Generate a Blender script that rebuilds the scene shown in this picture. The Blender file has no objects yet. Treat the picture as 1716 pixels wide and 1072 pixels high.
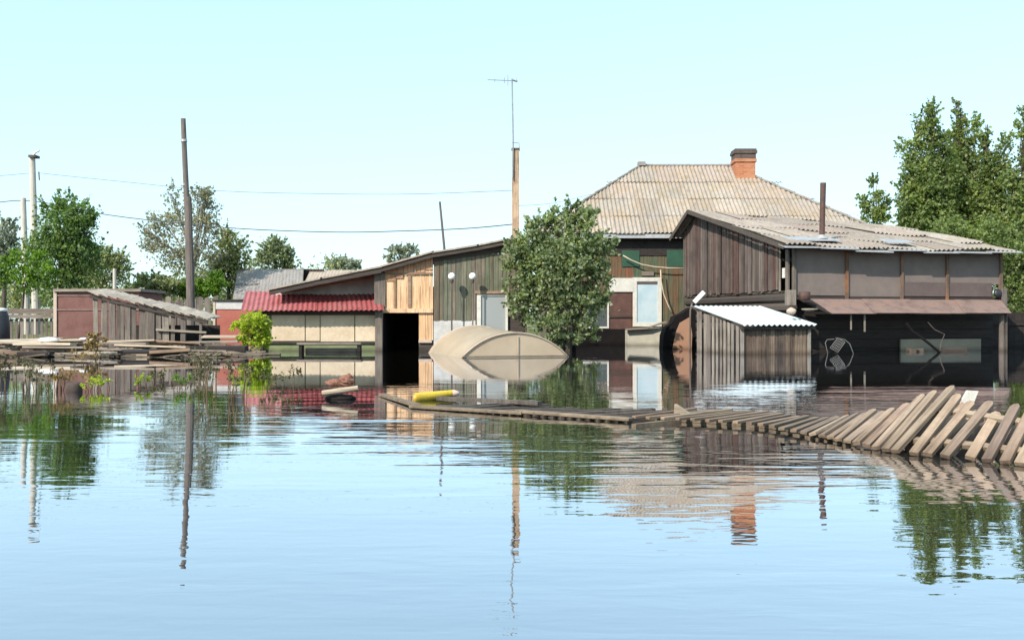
import bpy, math, random
import numpy as np
from mathutils import Vector, Matrix

R = random.Random(7)
rad = math.radians
S = bpy.context.scene
col = S.collection

# ------------------------------------------------------------------ camera, sky, sun, exposure
CH, HY, F = 0.9, 540.0, 1668.0
cam_d = bpy.data.cameras.new('camera')
cam = bpy.data.objects.new('camera', cam_d)
col.objects.link(cam)
cam.location = (0, 0, CH)
cam.rotation_euler = (rad(90), 0, 0)
cam_d.sensor_width = 36
cam_d.lens = 36 * F / 1716
cam_d.shift_y = (HY - 536) / 1716
cam_d.clip_start = 0.05
cam_d.clip_end = 5000
S.camera = cam

SUN = Vector((-0.50, -0.62, 0.62)).normalized()
w = bpy.data.worlds.new('World'); S.world = w; w.use_nodes = True
nt = w.node_tree; nt.nodes.clear()
out = nt.nodes.new('ShaderNodeOutputWorld'); bg = nt.nodes.new('ShaderNodeBackground')
sky = nt.nodes.new('ShaderNodeTexSky'); sky.sky_type = 'NISHITA'; sky.sun_disc = False
sky.sun_elevation = math.asin(SUN.z); sky.sun_rotation = math.atan2(SUN.x, SUN.y)
sky.air_density = 1.0; sky.dust_density = 0.8; sky.ozone_density = 1.5
tint = nt.nodes.new('ShaderNodeMix'); tint.data_type = 'RGBA'; tint.blend_type = 'MULTIPLY'
tint.inputs[0].default_value = 1.0
tint.inputs[7].default_value = (1.93, 2.45, 2.62, 1)
gam = nt.nodes.new('ShaderNodeGamma'); gam.inputs[1].default_value = 0.37     # a bright hazy summer sky, nearly even from top to horizon
nt.links.new(sky.outputs[0], gam.inputs[0]); nt.links.new(gam.outputs[0], tint.inputs[6])
nt.links.new(tint.outputs[2], bg.inputs[0]); bg.inputs[1].default_value = 0.15
nt.links.new(bg.outputs[0], out.inputs[0])

sd = bpy.data.lights.new('sun', 'SUN'); sd.energy = 3.2; sd.angle = rad(0.5); sd.color = (1.0, 0.93, 0.83)
so = bpy.data.objects.new('sun', sd); col.objects.link(so)
so.rotation_euler = SUN.to_track_quat('Z', 'Y').to_euler()
S.view_settings.view_transform = 'Standard'; S.view_settings.look = 'None'
S.view_settings.gamma = 1; S.view_settings.exposure = 0.9
S.render.engine = 'CYCLES'
S.render.resolution_x = 1024; S.render.resolution_y = 639
S.cycles.max_bounces = 8
S.cycles.caustics_reflective = False; S.cycles.caustics_refractive = False

def P(px, py, Y):
    return Vector(((px - 858) / F * Y, Y, CH - (py - HY) / F * Y))
def PX(px, Y): return (px - 858) / F * Y
def PZ(py, Y): return CH - (py - HY) / F * Y
def WT(px, py):
    Y = CH * F / (py - HY); return Vector(((px - 858) / F * Y, Y, 0))

# ------------------------------------------------------------------ materials
class NT:
    def __init__(s, name):
        s.m = bpy.data.materials.new(name); s.m.use_nodes = True
        s.t = s.m.node_tree; s.t.nodes.clear()
        s.out = s.n('ShaderNodeOutputMaterial')
    def n(s, ty, **kw):
        nd = s.t.nodes.new(ty)
        for k, v in kw.items(): setattr(nd, k, v)
        return nd
    def l(s, a, b): s.t.links.new(a, b)
    def val(s, nd, i, v):
        if hasattr(v, 'is_output') or hasattr(v, 'links'): s.l(v, nd.inputs[i])
        else: nd.inputs[i].default_value = v
    def noise(s, vec, scale, detail=4, rough=.6, dist=0):
        nd = s.n('ShaderNodeTexNoise'); s.l(vec, nd.inputs['Vector'])
        nd.inputs['Scale'].default_value = scale; nd.inputs['Detail'].default_value = detail
        nd.inputs['Roughness'].default_value = rough; nd.inputs['Distortion'].default_value = dist
        return nd.outputs[0]
    def ramp(s, f, stops, interp='LINEAR'):
        nd = s.n('ShaderNodeValToRGB'); s.l(f, nd.inputs[0]); cr = nd.color_ramp; cr.interpolation = interp
        while len(cr.elements) < len(stops): cr.elements.new(.5)
        for e, (p, c) in zip(cr.elements, stops):
            e.position = p; e.color = (c[0], c[1], c[2], 1) if len(c) == 3 else c
        return nd.outputs[0]
    def mix(s, f, a, b, mode='MIX'):
        nd = s.n('ShaderNodeMix'); nd.data_type = 'RGBA'; nd.blend_type = mode
        for i, v in ((0, f), (6, a), (7, b)):
            if isinstance(v, (tuple, list)): nd.inputs[i].default_value = (v[0], v[1], v[2], 1)
            elif isinstance(v, (int, float)): nd.inputs[i].default_value = v
            else: s.l(v, nd.inputs[i])
        return nd.outputs[2]
    def math(s, op, a, b=0):
        nd = s.n('ShaderNodeMath'); nd.operation = op
        for i, v in ((0, a), (1, b)):
            if isinstance(v, (int, float)): nd.inputs[i].default_value = v
            else: s.l(v, nd.inputs[i])
        return nd.outputs[0]
    def coords(s, scale=(1, 1, 1), src='Object'):
        tc = s.n('ShaderNodeTexCoord'); mp = s.n('ShaderNodeMapping')
        s.l(tc.outputs[src], mp.inputs[0]); mp.inputs['Scale'].default_value = scale
        return mp.outputs[0]
    def rnd(s): return s.n('ShaderNodeNewGeometry').outputs['Random Per Island']
    def wet(s, c, amt=.5):
        # soaked, darker band just above the flood level
        g = s.n('ShaderNodeNewGeometry'); sp = s.n('ShaderNodeSeparateXYZ'); s.l(g.outputs['Position'], sp.inputs[0])
        n = s.noise(g.outputs['Position'], 2.2, 4, .6)
        h = s.math('SUBTRACT', sp.outputs[2], s.math('MULTIPLY', n, .16))
        f = s.ramp(s.math('ADD', h, .1), [(.03, (amt, amt * .97, amt * .92)), (.17, (1, 1, 1))])
        return s.mix(1.0, c, f, 'MULTIPLY')
    def bsdf(s, color, rough=.8, spec=.3, metal=0, bump=None, bstr=.3, bdist=.01, **kw):
        b = s.n('ShaderNodeBsdfPrincipled')
        for nm, v in (('Base Color', color), ('Roughness', rough), ('Specular IOR Level', spec), ('Metallic', metal)):
            if isinstance(v, (tuple, list)): b.inputs[nm].default_value = (v[0], v[1], v[2], 1)
            elif isinstance(v, (int, float)): b.inputs[nm].default_value = v
            else: s.l(v, b.inputs[nm])
        for k, v in kw.items(): b.inputs[k].default_value = v
        if bump is not None:
            bp = s.n('ShaderNodeBump'); bp.inputs['Strength'].default_value = bstr
            bp.inputs['Distance'].default_value = bdist; s.l(bump, bp.inputs['Height'])
            s.l(bp.outputs[0], b.inputs['Normal'])
        s.l(b.outputs[0], s.out.inputs[0]); return b

def wood(name, cols, axis='z', dirt=(.05, .04, .035), dirt_amt=.5, rough=.85, scale=1.0):
    k = NT(name)
    sc = {'z': (14, 14, .9), 'x': (.9, 14, 14), 'y': (14, .9, 14)}[axis]
    sc = tuple(c * scale for c in sc)
    r = k.math('FRACT', k.math('ADD', k.rnd(), k.n('ShaderNodeObjectInfo').outputs['Random']))
    tc = k.n('ShaderNodeTexCoord'); ad = k.n('ShaderNodeVectorMath', operation='ADD')
    k.l(tc.outputs['Object'], ad.inputs[0])
    cx = k.n('ShaderNodeCombineXYZ'); k.l(k.math('MULTIPLY', r, 37.0), cx.inputs[0]); k.l(k.math('MULTIPLY', r, 91.0), cx.inputs[1])
    k.l(k.math('MULTIPLY', r, 53.0), cx.inputs[2])
    k.l(cx.outputs[0], ad.inputs[1])
    mp = k.n('ShaderNodeMapping'); k.l(ad.outputs[0], mp.inputs[0]); mp.inputs['Scale'].default_value = sc
    n = len(cols)
    base = k.ramp(r, [(i / max(1, n - 1), c) for i, c in enumerate(cols)])
    g = k.noise(mp.outputs[0], 1.6, 6, .65)
    gr = k.ramp(g, [(.28, (.45, .43, .42)), (.5, (.95, .93, .9)), (.75, (1.35, 1.3, 1.25))])
    c = k.mix(1.0, base, gr, 'MULTIPLY')
    d = k.noise(tc.outputs['Object'], 1.3 * scale, 5, .7)
    df = k.ramp(d, [(.45, (0, 0, 0)), (.72, (dirt_amt,) * 3)])
    c = k.mix(df, c, dirt)
    c = k.wet(c, .55)
    k.bsdf(c, rough, .25, bump=g, bstr=.5, bdist=.01)
    return k.m

def corr_mat(name, cols, stain, stain_amt=.6, lichen=None, rough=.85, metal=0, spec=.3):
    k = NT(name); r = k.rnd(); o = k.coords()
    base = k.ramp(r, [(i / max(1, len(cols) - 1), c) for i, c in enumerate(cols)])
    n1 = k.noise(o, .9, 6, .7); n2 = k.noise(o, 9, 5, .7); n3 = k.noise(k.coords((5, 1.2, 1.2)), 1.2, 5, .65)
    c = k.mix(k.ramp(n1, [(.42, (0, 0, 0)), (.7, (stain_amt,) * 3)]), base, stain)
    c = k.mix(k.ramp(n3, [(.5, (0, 0, 0)), (.68, (.55,) * 3)]), c, tuple(x * .55 for x in cols[0]))
    if lichen: c = k.mix(k.ramp(k.noise(o, 2.3, 7, .75), [(.55, (0, 0, 0)), (.66, (.7,) * 3)]), c, lichen)
    c = k.mix(.6, c, k.ramp(n2, [(.3, (.6, .6, .6)), (.7, (1.25, 1.25, 1.25))]), 'MULTIPLY')
    k.bsdf(c, rough, spec, metal, bump=n2, bstr=.3, bdist=.01)
    return k.m

def plain(name, c1, c2, scale=3, rough=.7, spec=.4, metal=0, c3=None, bstr=.15, streak=None):
    k = NT(name); o = k.coords(streak or (1, 1, 1)); n = k.noise(o, scale, 6, .65)
    st = [(.3, c1), (.7, c2)] if c3 is None else [(.28, c1), (.55, c2), (.75, c3)]
    c = k.ramp(n, st)
    f = k.noise(k.coords(), 40, 3, .6)
    c = k.mix(.5, c, k.ramp(f, [(.3, (.75,) * 3), (.7, (1.2,) * 3)]), 'MULTIPLY')
    c = k.wet(c, .5)
    k.bsdf(c, rough, spec, metal, bump=n, bstr=bstr, bdist=.02)
    return k.m

def leafmat(name, cols, trans=.3, clump=.35):
    k = NT(name); r = k.rnd(); o = k.coords()
    base = k.ramp(r, [(i / max(1, len(cols) - 1), c) for i, c in enumerate(cols)])
    n = k.noise(o, clump * 2.4, 4, .6)
    c = k.mix(.85, base, k.ramp(n, [(.34, (.62, .66, .6)), (.52, (1, 1, 1)), (.7, (1.5, 1.45, 1.15))]), 'MULTIPLY')
    b = k.n('ShaderNodeBsdfPrincipled'); k.l(c, b.inputs['Base Color'])
    b.inputs['Roughness'].default_value = .5; b.inputs['Specular IOR Level'].default_value = .35
    t = k.n('ShaderNodeBsdfTranslucent'); k.l(k.mix(1.0, c, (1.3, 1.35, .6), 'MULTIPLY'), t.inputs[0])
    mx = k.n('ShaderNodeMixShader'); mx.inputs[0].default_value = trans
    k.l(b.outputs[0], mx.inputs[1]); k.l(t.outputs[0], mx.inputs[2]); k.l(mx.outputs[0], k.out.inputs[0])
    return k.m

M = {}
M['shed_board'] = wood('shed_board', [(.09, .068, .062), (.17, .14, .125), (.06, .042, .04), (.27, .23, .19), (.12, .095, .085), (.12, .065, .055), (.07, .055, .05), (.21, .18, .155)], 'z', (.035, .025, .022), .6)
M['log'] = wood('log', [(.06, .05, .045), (.09, .075, .065), (.05, .04, .038)], 'x')
M['dark_and_shaded_wood'] = wood('dark_and_shaded_wood', [(.03, .024, .022), (.04, .032, .03), (.022, .018, .018)], 'x')  # near-black wood; on some parts this colour also stands in for shade
M['gray_plank'] = wood('gray_plank', [(.15, .125, .11), (.22, .19, .165), (.10, .08, .07), (.27, .235, .20), (.17, .14, .12)], 'z')
M['gray_plank_x'] = wood('gray_plank_x', [(.24, .20, .165), (.34, .29, .24), (.16, .13, .11)], 'x', dirt_amt=.35)
M['pale_plank_x'] = wood('pale_plank_x', [(.46, .37, .28), (.54, .45, .35)], 'x', dirt_amt=.2)
M['brown_plank_x'] = wood('brown_plank_x', [(.24, .15, .10), (.34, .23, .16), (.16, .1, .08)], 'x', dirt_amt=.4)
M['picket'] = wood('picket', [(.43, .315, .225), (.23, .165, .13), (.50, .385, .285), (.18, .13, .11), (.36, .27, .195), (.40, .26, .20), (.29, .225, .165)], 'z', (.13, .10, .08), .75, scale=1.2)  # tones mix weathered wood with slat shading put into the colour
M['rail'] = wood('rail', [(.33, .26, .19), (.38, .30, .22)], 'x', (.22, .17, .13), .5)
M['wet_picket'] = wood('wet_picket', [(.15, .12, .105), (.20, .17, .15), (.11, .09, .08)], 'z', dirt_amt=.5)
M['orange_board'] = wood('orange_board', [(.66, .42, .24), (.74, .5, .31), (.62, .38, .21), (.78, .56, .38)], 'z', (.36, .2, .11), .35)
M['orange_dark'] = wood('orange_dark', [(.46, .26, .15), (.52, .31, .19), (.40, .22, .13)], 'z', (.25, .14, .09), .4)
M['green_board'] = wood('green_board', [(.15, .13, .105), (.2, .165, .13), (.13, .15, .10), (.16, .105, .085), (.12, .15, .115), (.22, .19, .145)], 'z', (.055, .07, .045), .6)
M['house_board'] = wood('house_board', [(.09, .11, .07), (.13, .10, .06), (.07, .12, .075), (.19, .09, .055), (.10, .10, .06)], 'z', (.2, .075, .04), .8)
M['green_paint'] = plain('green_paint', (.02, .055, .035), (.025, .09, .05), 2)
M['small_board'] = wood('small_board', [(.13, .095, .075), (.2, .145, .11), (.09, .07, .065), (.24, .18, .135), (.11, .075, .06)], 'z', (.03, .025, .025), .5)
M['side_board'] = wood('side_board', [(.28, .25, .225), (.36, .32, .28), (.16, .13, .12)], 'z')
M['asbestos'] = corr_mat('asbestos', [(.38, .33, .28), (.31, .265, .225), (.43, .37, .31), (.36, .29, .25)], (.38, .26, .14), .6, (.27, .22, .10))
M['asbestos_shed'] = corr_mat('asbestos_shed', [(.33, .28, .24), (.26, .22, .19), (.38, .34, .29), (.30, .23, .20)], (.22, .17, .13), .5, (.33, .3, .17))
M['pale_roof'] = corr_mat('pale_roof', [(.46, .38, .30), (.54, .46, .37), (.38, .31, .25)], (.28, .22, .17), .5)
M['slate_far'] = corr_mat('slate_far', [(.27, .245, .225), (.30, .27, .245)], (.22, .2, .17), .4)
M['slate_far2'] = corr_mat('slate_far2', [(.38, .32, .26), (.42, .35, .28)], (.3, .24, .19), .5)
M['red_roof'] = corr_mat('red_roof', [(.34, .08, .08), (.39, .11, .11), (.29, .065, .065)], (.38, .19, .17), .55, rough=.75)
M['blue_roof'] = corr_mat('blue_roof', [(.52, .57, .58), (.56, .62, .63)], (.42, .47, .48), .3, rough=.5)
M['flash'] = plain('flashing', (.36, .35, .34), (.5, .49, .48), 4, .5, .5, .3)
M['rust_sheet'] = plain('rust_sheet', (.14, .09, .075), (.24, .165, .14), 2.5, .75, .3, 0, (.28, .15, .10))
M['rust_panel'] = plain('rust_panel', (.12, .05, .042), (.19, .09, .075), 2.0, .75, .3, 0, (.15, .10, .09))
M['red_panel'] = plain('red_panel', (.32, .09, .065), (.42, .14, .10), 1.6, .7, .3)
M['tan_edge'] = plain('tan_edge', (.45, .33, .26), (.55, .43, .34), 3)
M['panel_gray'] = plain('panel_gray', (.165, .132, .118), (.205, .165, .146), 1.8, .8, .25, 0, (.235, .185, .15))
M['panel_brown'] = plain('panel_brown', (.115, .085, .078), (.15, .115, .105), 2.2, .8, .25)
M['panel_post'] = wood('panel_post', [(.13, .085, .065), (.16, .12, .1)], 'z', (.5, .2, .06), .55)
M['pipe'] = plain('pipe_rust', (.06, .035, .03), (.12, .065, .05), 6, .7, .4, .2)
M['beige_panel'] = plain('beige_panel', (.48, .36, .24), (.62, .50, .36), 1.3, .8, .25, 0, (.70, .60, .44))
M['green_low'] = plain('green_low', (.16, .19, .09), (.24, .27, .14), 2, .8)
M['white_base'] = plain('white_base', (.42, .40, .37), (.62, .60, .57), 2, .85)
M['pale_bluewall'] = plain('pale_panel', (.27, .225, .17), (.36, .31, .23), 2, .7)
M['white_paint'] = plain('white_paint', (.52, .49, .43), (.66, .63, .56), 5, .6)
M['cream'] = plain('cream_wall', (.42, .38, .30), (.52, .48, .39), 3, .8)
M['brownwall'] = plain('brown_boarding', (.07, .035, .028), (.13, .06, .045), 4, .7)
M['black'] = plain('black_tarp', (.012, .012, .016), (.028, .028, .034), 3, .45, .5)
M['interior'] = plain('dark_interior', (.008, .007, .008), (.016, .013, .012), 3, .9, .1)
M['concrete'] = plain('pole_concrete', (.48, .43, .36), (.62, .57, .5), 3, .85)
M['pole_wood'] = wood('pole_wood', [(.15, .125, .115), (.19, .165, .15)], 'z', dirt_amt=.3)
M['post_tan'] = wood('post_tan', [(.44, .31, .21), (.48, .35, .24)], 'z', (.15, .08, .06), .8)
M['metal'] = plain('gray_metal', (.2, .2, .2), (.32, .32, .32), 8, .5, .5, .4)
M['gray_dull'] = plain('dull_steel', (.12, .115, .11), (.2, .19, .18), 8, .6, .4, .2)
M['wire'] = plain('wire_black', (.05, .055, .07), (.08, .085, .1), 8, .6)
M['rope'] = plain('hose', (.5, .36, .24), (.6, .5, .36), 9, .7)
M['yellow'] = plain('yellow_plastic', (.78, .50, .03), (.88, .62, .06), 5, .4, .5)
M['white_plastic'] = plain('white_plastic', (.7, .68, .65), (.82, .8, .78), 5, .45, .5)
M['bark_red'] = plain('bark_red', (.12, .05, .035), (.27, .13, .09), 22, .9, .2, 0, (.2, .12, .09), .8)
M['bark'] = plain('bark', (.05, .04, .03), (.12, .1, .08), 8, .9, .2, 0, None, .6)
M['bark_pale'] = plain('bark_pale', (.2, .18, .15), (.34, .31, .27), 6, .9, .2)
M['stem'] = plain('stem_dry', (.13, .09, .05), (.26, .19, .11), 8, .9, .2)

def brick():
    k = NT('chimney_brick'); o = k.coords()
    geo = k.n('ShaderNodeNewGeometry')
    tc = k.n('ShaderNodeTexCoord'); sp = k.n('ShaderNodeSeparateXYZ'); k.l(tc.outputs['Object'], sp.inputs[0])
    cb = k.n('ShaderNodeCombineXYZ'); k.l(k.math('ADD', sp.outputs[0], sp.outputs[1]), cb.inputs[0]); k.l(sp.outputs[2], cb.inputs[1])
    b = k.n('ShaderNodeTexBrick'); k.l(cb.outputs[0], b.inputs['Vector'])
    b.inputs['Color1'].default_value = (.38, .11, .05, 1); b.inputs['Color2'].default_value = (.48, .20, .10, 1)
    b.inputs['Mortar'].default_value = (.4, .22, .14, 1); b.inputs['Scale'].default_value = 1
    b.inputs['Mortar Size'].default_value = .012; b.inputs['Brick Width'].default_value = .26; b.inputs['Row Height'].default_value = .085
    c = k.mix(k.ramp(k.noise(o, 3, 5), [(.5, (0, 0, 0)), (.75, (.5,) * 3)]), b.outputs[0], (.5, .27, .16))
    k.bsdf(c, .9, .2, bump=b.outputs[1], bstr=-.5)
    return k.m
M['brick'] = brick()
M['soot'] = plain('soot_brick', (.06, .045, .04), (.14, .1, .085), 6, .9)

def glassmat(name, c):
    k = NT(name); k.bsdf(c, .12, .6); return k.m
def paneglass():
    k = NT('window_film'); n = k.noise(k.coords(), 1.6, 4)
    c = k.ramp(n, [(.35, (.36, .47, .52)), (.6, (.46, .55, .59)), (.75, (.50, .52, .54))])
    k.bsdf(c, .25, .5); return k.m
M['film'] = paneglass()
M['dark_glass'] = glassmat('dark_glass', (.05, .055, .055))
M['gray_glass'] = glassmat('gray_glass', (.28, .29, .29))
def globe():
    k = NT('globe_white'); k.bsdf((.85, .85, .83), .25, .5); return k.m
M['globe'] = globe()

def poly():
    k = NT('greenhouse_sheet'); o = k.coords(); n = k.noise(o, 1.1, 5)
    c = k.ramp(n, [(.35, (.60, .47, .33)), (.65, (.70, .57, .42))])
    b = k.n('ShaderNodeBsdfPrincipled'); k.l(c, b.inputs['Base Color']); b.inputs['Roughness'].default_value = .35
    t = k.n('ShaderNodeBsdfTranslucent'); k.l(c, t.inputs[0])
    mx = k.n('ShaderNodeMixShader'); mx.inputs[0].default_value = .35
    k.l(b.outputs[0], mx.inputs[1]); k.l(t.outputs[0], mx.inputs[2]); k.l(mx.outputs[0], k.out.inputs[0]); return k.m
M['poly'] = poly()

L = {}
L['center'] = leafmat('leaf_center', [(.13, .19, .085), (.20, .26, .12), (.27, .32, .17), (.46, .47, .33), (.15, .22, .12), (.34, .36, .20)], .45, .6)
L['dark'] = leafmat('leaf_dark', [(.08, .14, .045), (.12, .20, .06), (.17, .26, .08), (.24, .31, .12)], .42, .4)
L['poplar'] = leafmat('leaf_poplar', [(.11, .17, .055), (.17, .24, .075), (.25, .31, .10), (.13, .18, .075), (.33, .36, .15), (.18, .23, .09)], .45, .3)
L['bright'] = leafmat('leaf_bright', [(.10, .2, .02), (.16, .28, .03), (.2, .3, .05)], .4, .6)
L['yellow'] = leafmat('leaf_yellow', [(.30, .42, .03), (.42, .5, .04), (.36, .46, .04), (.48, .5, .08)], .4, .8)
L['olive'] = leafmat('leaf_olive', [(.24, .27, .12), (.31, .33, .15), (.21, .24, .11)], .3, .3)
L['silver'] = leafmat('leaf_silver', [(.27, .27, .20), (.38, .36, .29), (.22, .23, .15), (.31, .27, .23)], .4, .4)
L['far'] = leafmat('leaf_far', [(.22, .26, .14), (.28, .32, .17), (.19, .23, .13)], .3, .15)  # distant leaves paled so the background haze sits in their colour
L['fargray'] = leafmat('leaf_fargray', [(.24, .27, .21), (.30, .32, .26)], .3, .15)  # grayed and paled too, haze of the far trees included in the colour
L['dry'] = leafmat('leaf_dry', [(.30, .18, .07), (.42, .28, .12), (.22, .16, .06)], .3, .8)
L['weed'] = leafmat('leaf_weed', [(.12, .10, .05), (.2, .17, .08), (.10, .11, .05), (.16, .12, .07)], .2, .8)

# ------------------------------------------------------------------ mesh helpers
class MB:
    def __init__(s): s.v = []; s.f = []
    def add(s, vs, fs):
        b = len(s.v); s.v += [tuple(v) for v in vs]; s.f += [tuple(i + b for i in f) for f in fs]; return s
    def hexa(s, c):
        return s.add(c, [(0, 3, 2, 1), (4, 5, 6, 7), (0, 1, 5, 4), (1, 2, 6, 5), (2, 3, 7, 6), (3, 0, 4, 7)])
    def box(s, x0, x1, y0, y1, z0, z1):
        return s.hexa([(x0, y0, z0), (x1, y0, z0), (x1, y1, z0), (x0, y1, z0), (x0, y0, z1), (x1, y0, z1), (x1, y1, z1), (x0, y1, z1)])
    def beam(s, p0, p1, wd, th, up=(0, 0, 1), taper=1.0):
        p0 = Vector(p0); p1 = Vector(p1); d = (p1 - p0).normalized(); up = Vector(up)
        a = d.cross(up)
        if a.length < 1e-4: a = d.cross(Vector((0, 1, 0)))
        a.normalize(); b = a.cross(d).normalized()
        c = []
        for p, k in ((p0, 1), (p1, taper)):
            for (i, j) in ((-1, -1), (1, -1), (1, 1), (-1, 1)):
                c.append(p + a * (i * wd / 2 * k) + b * (j * th / 2 * k))
        return s.hexa(c)
    def tube(s, pts, rads, seg=8, cap=True):
        pts = [Vector(p) for p in pts]
        if not isinstance(rads, (list, tuple)): rads = [rads] * len(pts)
        vs = []; fs = []
        for i, p in enumerate(pts):
            d = (pts[min(i + 1, len(pts) - 1)] - pts[max(i - 1, 0)]).normalized()
            a = d.cross(Vector((0.13, 1, 0.07)));
            if a.length < .05: a = d.cross(Vector((1, 0, 0)))
            a.normalize(); b = d.cross(a)
            for k in range(seg):
                t = 2 * math.pi * k / seg
                vs.append(p + (a * math.cos(t) + b * math.sin(t)) * rads[i])
        for i in range(len(pts) - 1):
            for k in range(seg):
                k2 = (k + 1) % seg
                fs.append((i * seg + k, i * seg + k2, (i + 1) * seg + k2, (i + 1) * seg + k))
        if cap:
            fs.append(tuple(range(seg - 1, -1, -1))); fs.append(tuple((len(pts) - 1) * seg + k for k in range(seg)))
        return s.add(vs, fs)
    def prism(s, poly, d):   # closed outline of 3D points, extruded by vector d
        n = len(poly); d = Vector(d); a = [Vector(p) for p in poly]
        vs = a + [p + d for p in a]
        fs = [tuple(range(n)), tuple(range(2 * n - 1, n - 1, -1))]
        for i in range(n):
            j = (i + 1) % n; fs.append((i, i + n, j + n, j))
        return s.add(vs, fs)
    def lathe(s, prof, c=(0, 0, 0), seg=20):
        vs = []; fs = []
        for (r, z) in prof:
            for k in range(seg):
                t = 2 * math.pi * k / seg; vs.append((c[0] + r * math.cos(t), c[1] + r * math.sin(t), c[2] + z))
        for i in range(len(prof) - 1):
            for k in range(seg):
                k2 = (k + 1) % seg; fs.append((i * seg + k, i * seg + k2, (i + 1) * seg + k2, (i + 1) * seg + k))
        fs.append(tuple(range(seg - 1, -1, -1))); fs.append(tuple((len(prof) - 1) * seg + k for k in range(seg)))
        return s.add(vs, fs)
    def sphere(s, c, r, seg=16, rings=10, sc=(1, 1, 1), lump=0, rr=None):
        vs = []; fs = []
        for i in range(rings + 1):
            ph = math.pi * i / rings
            for k in range(seg):
                t = 2 * math.pi * k / seg; q = r * (1 + (rr.uniform(-lump, lump) if rr else 0))
                vs.append((c[0] + q * sc[0] * math.sin(ph) * math.cos(t), c[1] + q * sc[1] * math.sin(ph) * math.sin(t), c[2] + q * sc[2] * math.cos(ph)))
        for i in range(rings):
            for k in range(seg):
                k2 = (k + 1) % seg; fs.append((i * seg + k, (i + 1) * seg + k, (i + 1) * seg + k2, i * seg + k2))
        return s.add(vs, fs)
    def sheets(s, O, U, V, W, H, hi=None, sw=1.05, sl=1.4, pitch=.15, amp=.025, jit=.012, warp=None, rr=None, sub=6, th=.012, over=.12):
        # overlapping corrugated sheets on the plane O + s*U + t*V; every sheet is an island of its own
        rr = rr or R; O = Vector(O); U = Vector(U).normalized(); V = Vector(V).normalized(); N = U.cross(V).normalized()
        hi = hi or (lambda q: H)
        nx = max(1, round(W / sw)); ny = max(1, round(H / sl))
        for j in range(ny):
            for i in range(nx):
                s0 = W * i / nx; s1 = W * (i + 1) / nx + pitch * .5; s1 = min(s1, W)
                t0 = H * j / ny - (over if j else rr.uniform(0, .05)); t1 = H * (j + 1) / ny
                if max(hi(s0), hi(s1), hi((s0 + s1) / 2)) <= t0 + .05: continue
                n = max(2, round((s1 - s0) / pitch * sub)); off = rr.uniform(-jit, jit); tl = rr.uniform(-jit, jit)
                tops = []; bots = []
                for a in range(n + 1):
                    q = s0 + (s1 - s0) * a / n; c = math.cos(2 * math.pi * q / pitch) * amp
                    te = max(t0 + .001, min(t1, hi(q)))
                    for t in (t0, te):
                        hgt = c + (.03 if t == t0 else .004) + off + tl * (a / n - .5) + (.006 if i % 2 else 0)
                        p = O + U * q + V * t + N * hgt
                        if warp: p = p + Vector((0, 0, warp(q, t)))
                        tops.append(p); bots.append(p - N * th)
                vs = tops + bots; m = len(tops); fs = []
                for a in range(n):
                    b = a * 2
                    fs += [(b, b + 2, b + 3, b + 1), (m + b, m + b + 1, m + b + 3, m + b + 2), (b, m + b, m + b + 2, b + 2), (b + 1, b + 3, m + b + 3, m + b + 1)]
                fs += [(0, 1, m + 1, m), (2 * n, m + 2 * n, m + 2 * n + 1, 2 * n + 1)]
                s.add(vs, fs)
        return s
    def build(s, name, mat, parent=None, world=False, smooth=False, bevel=0):
        me = bpy.data.meshes.new(name)
        off = Vector((0, 0, 0)); Mi = None
        if world and parent is not None:
            r = parent
            while r.parent: r = r.parent
            Mi = (Matrix.Translation(r.location) @ r.rotation_euler.to_matrix().to_4x4()).inverted()
        vs = [tuple(Mi @ Vector(v)) for v in s.v] if Mi else s.v
        me.from_pydata(vs, [], s.f); me.update()
        me.materials.append(M[mat] if isinstance(mat, str) else mat)
        if smooth: me.polygons.foreach_set('use_smooth', [True] * len(me.polygons))
        o = bpy.data.objects.new(name, me); col.objects.link(o)
        if parent is not None: o.parent = parent
        if bevel:
            m = o.modifiers.new('bevel', 'BEVEL'); m.width = bevel; m.segments = 2; m.limit_method = 'ANGLE'
        return o

def tag(o, label, cat, group=None, kind=None):
    if label: o['label'] = label
    if cat: o['category'] = cat
    if group: o['group'] = group
    if kind: o['kind'] = kind
    return o
def thing(name, label, cat, loc=(0, 0, 0), rz=0, group=None):
    o = bpy.data.objects.new(name, None); col.objects.link(o); o.location = loc; o.rotation_euler = (0, 0, rz)
    o.empty_display_size = .2
    return tag(o, label, cat, group)
def solo(name, mb, mat, label, cat, loc, group=None, smooth=False, bevel=0):
    # one-mesh thing, vertices given in world space, origin moved to loc
    loc = Vector(loc); mb.v = [tuple(Vector(v) - loc) for v in mb.v]
    o = mb.build(name, mat, None, smooth=smooth, bevel=bevel); o.location = loc
    return tag(o, label, cat, group)

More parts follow.
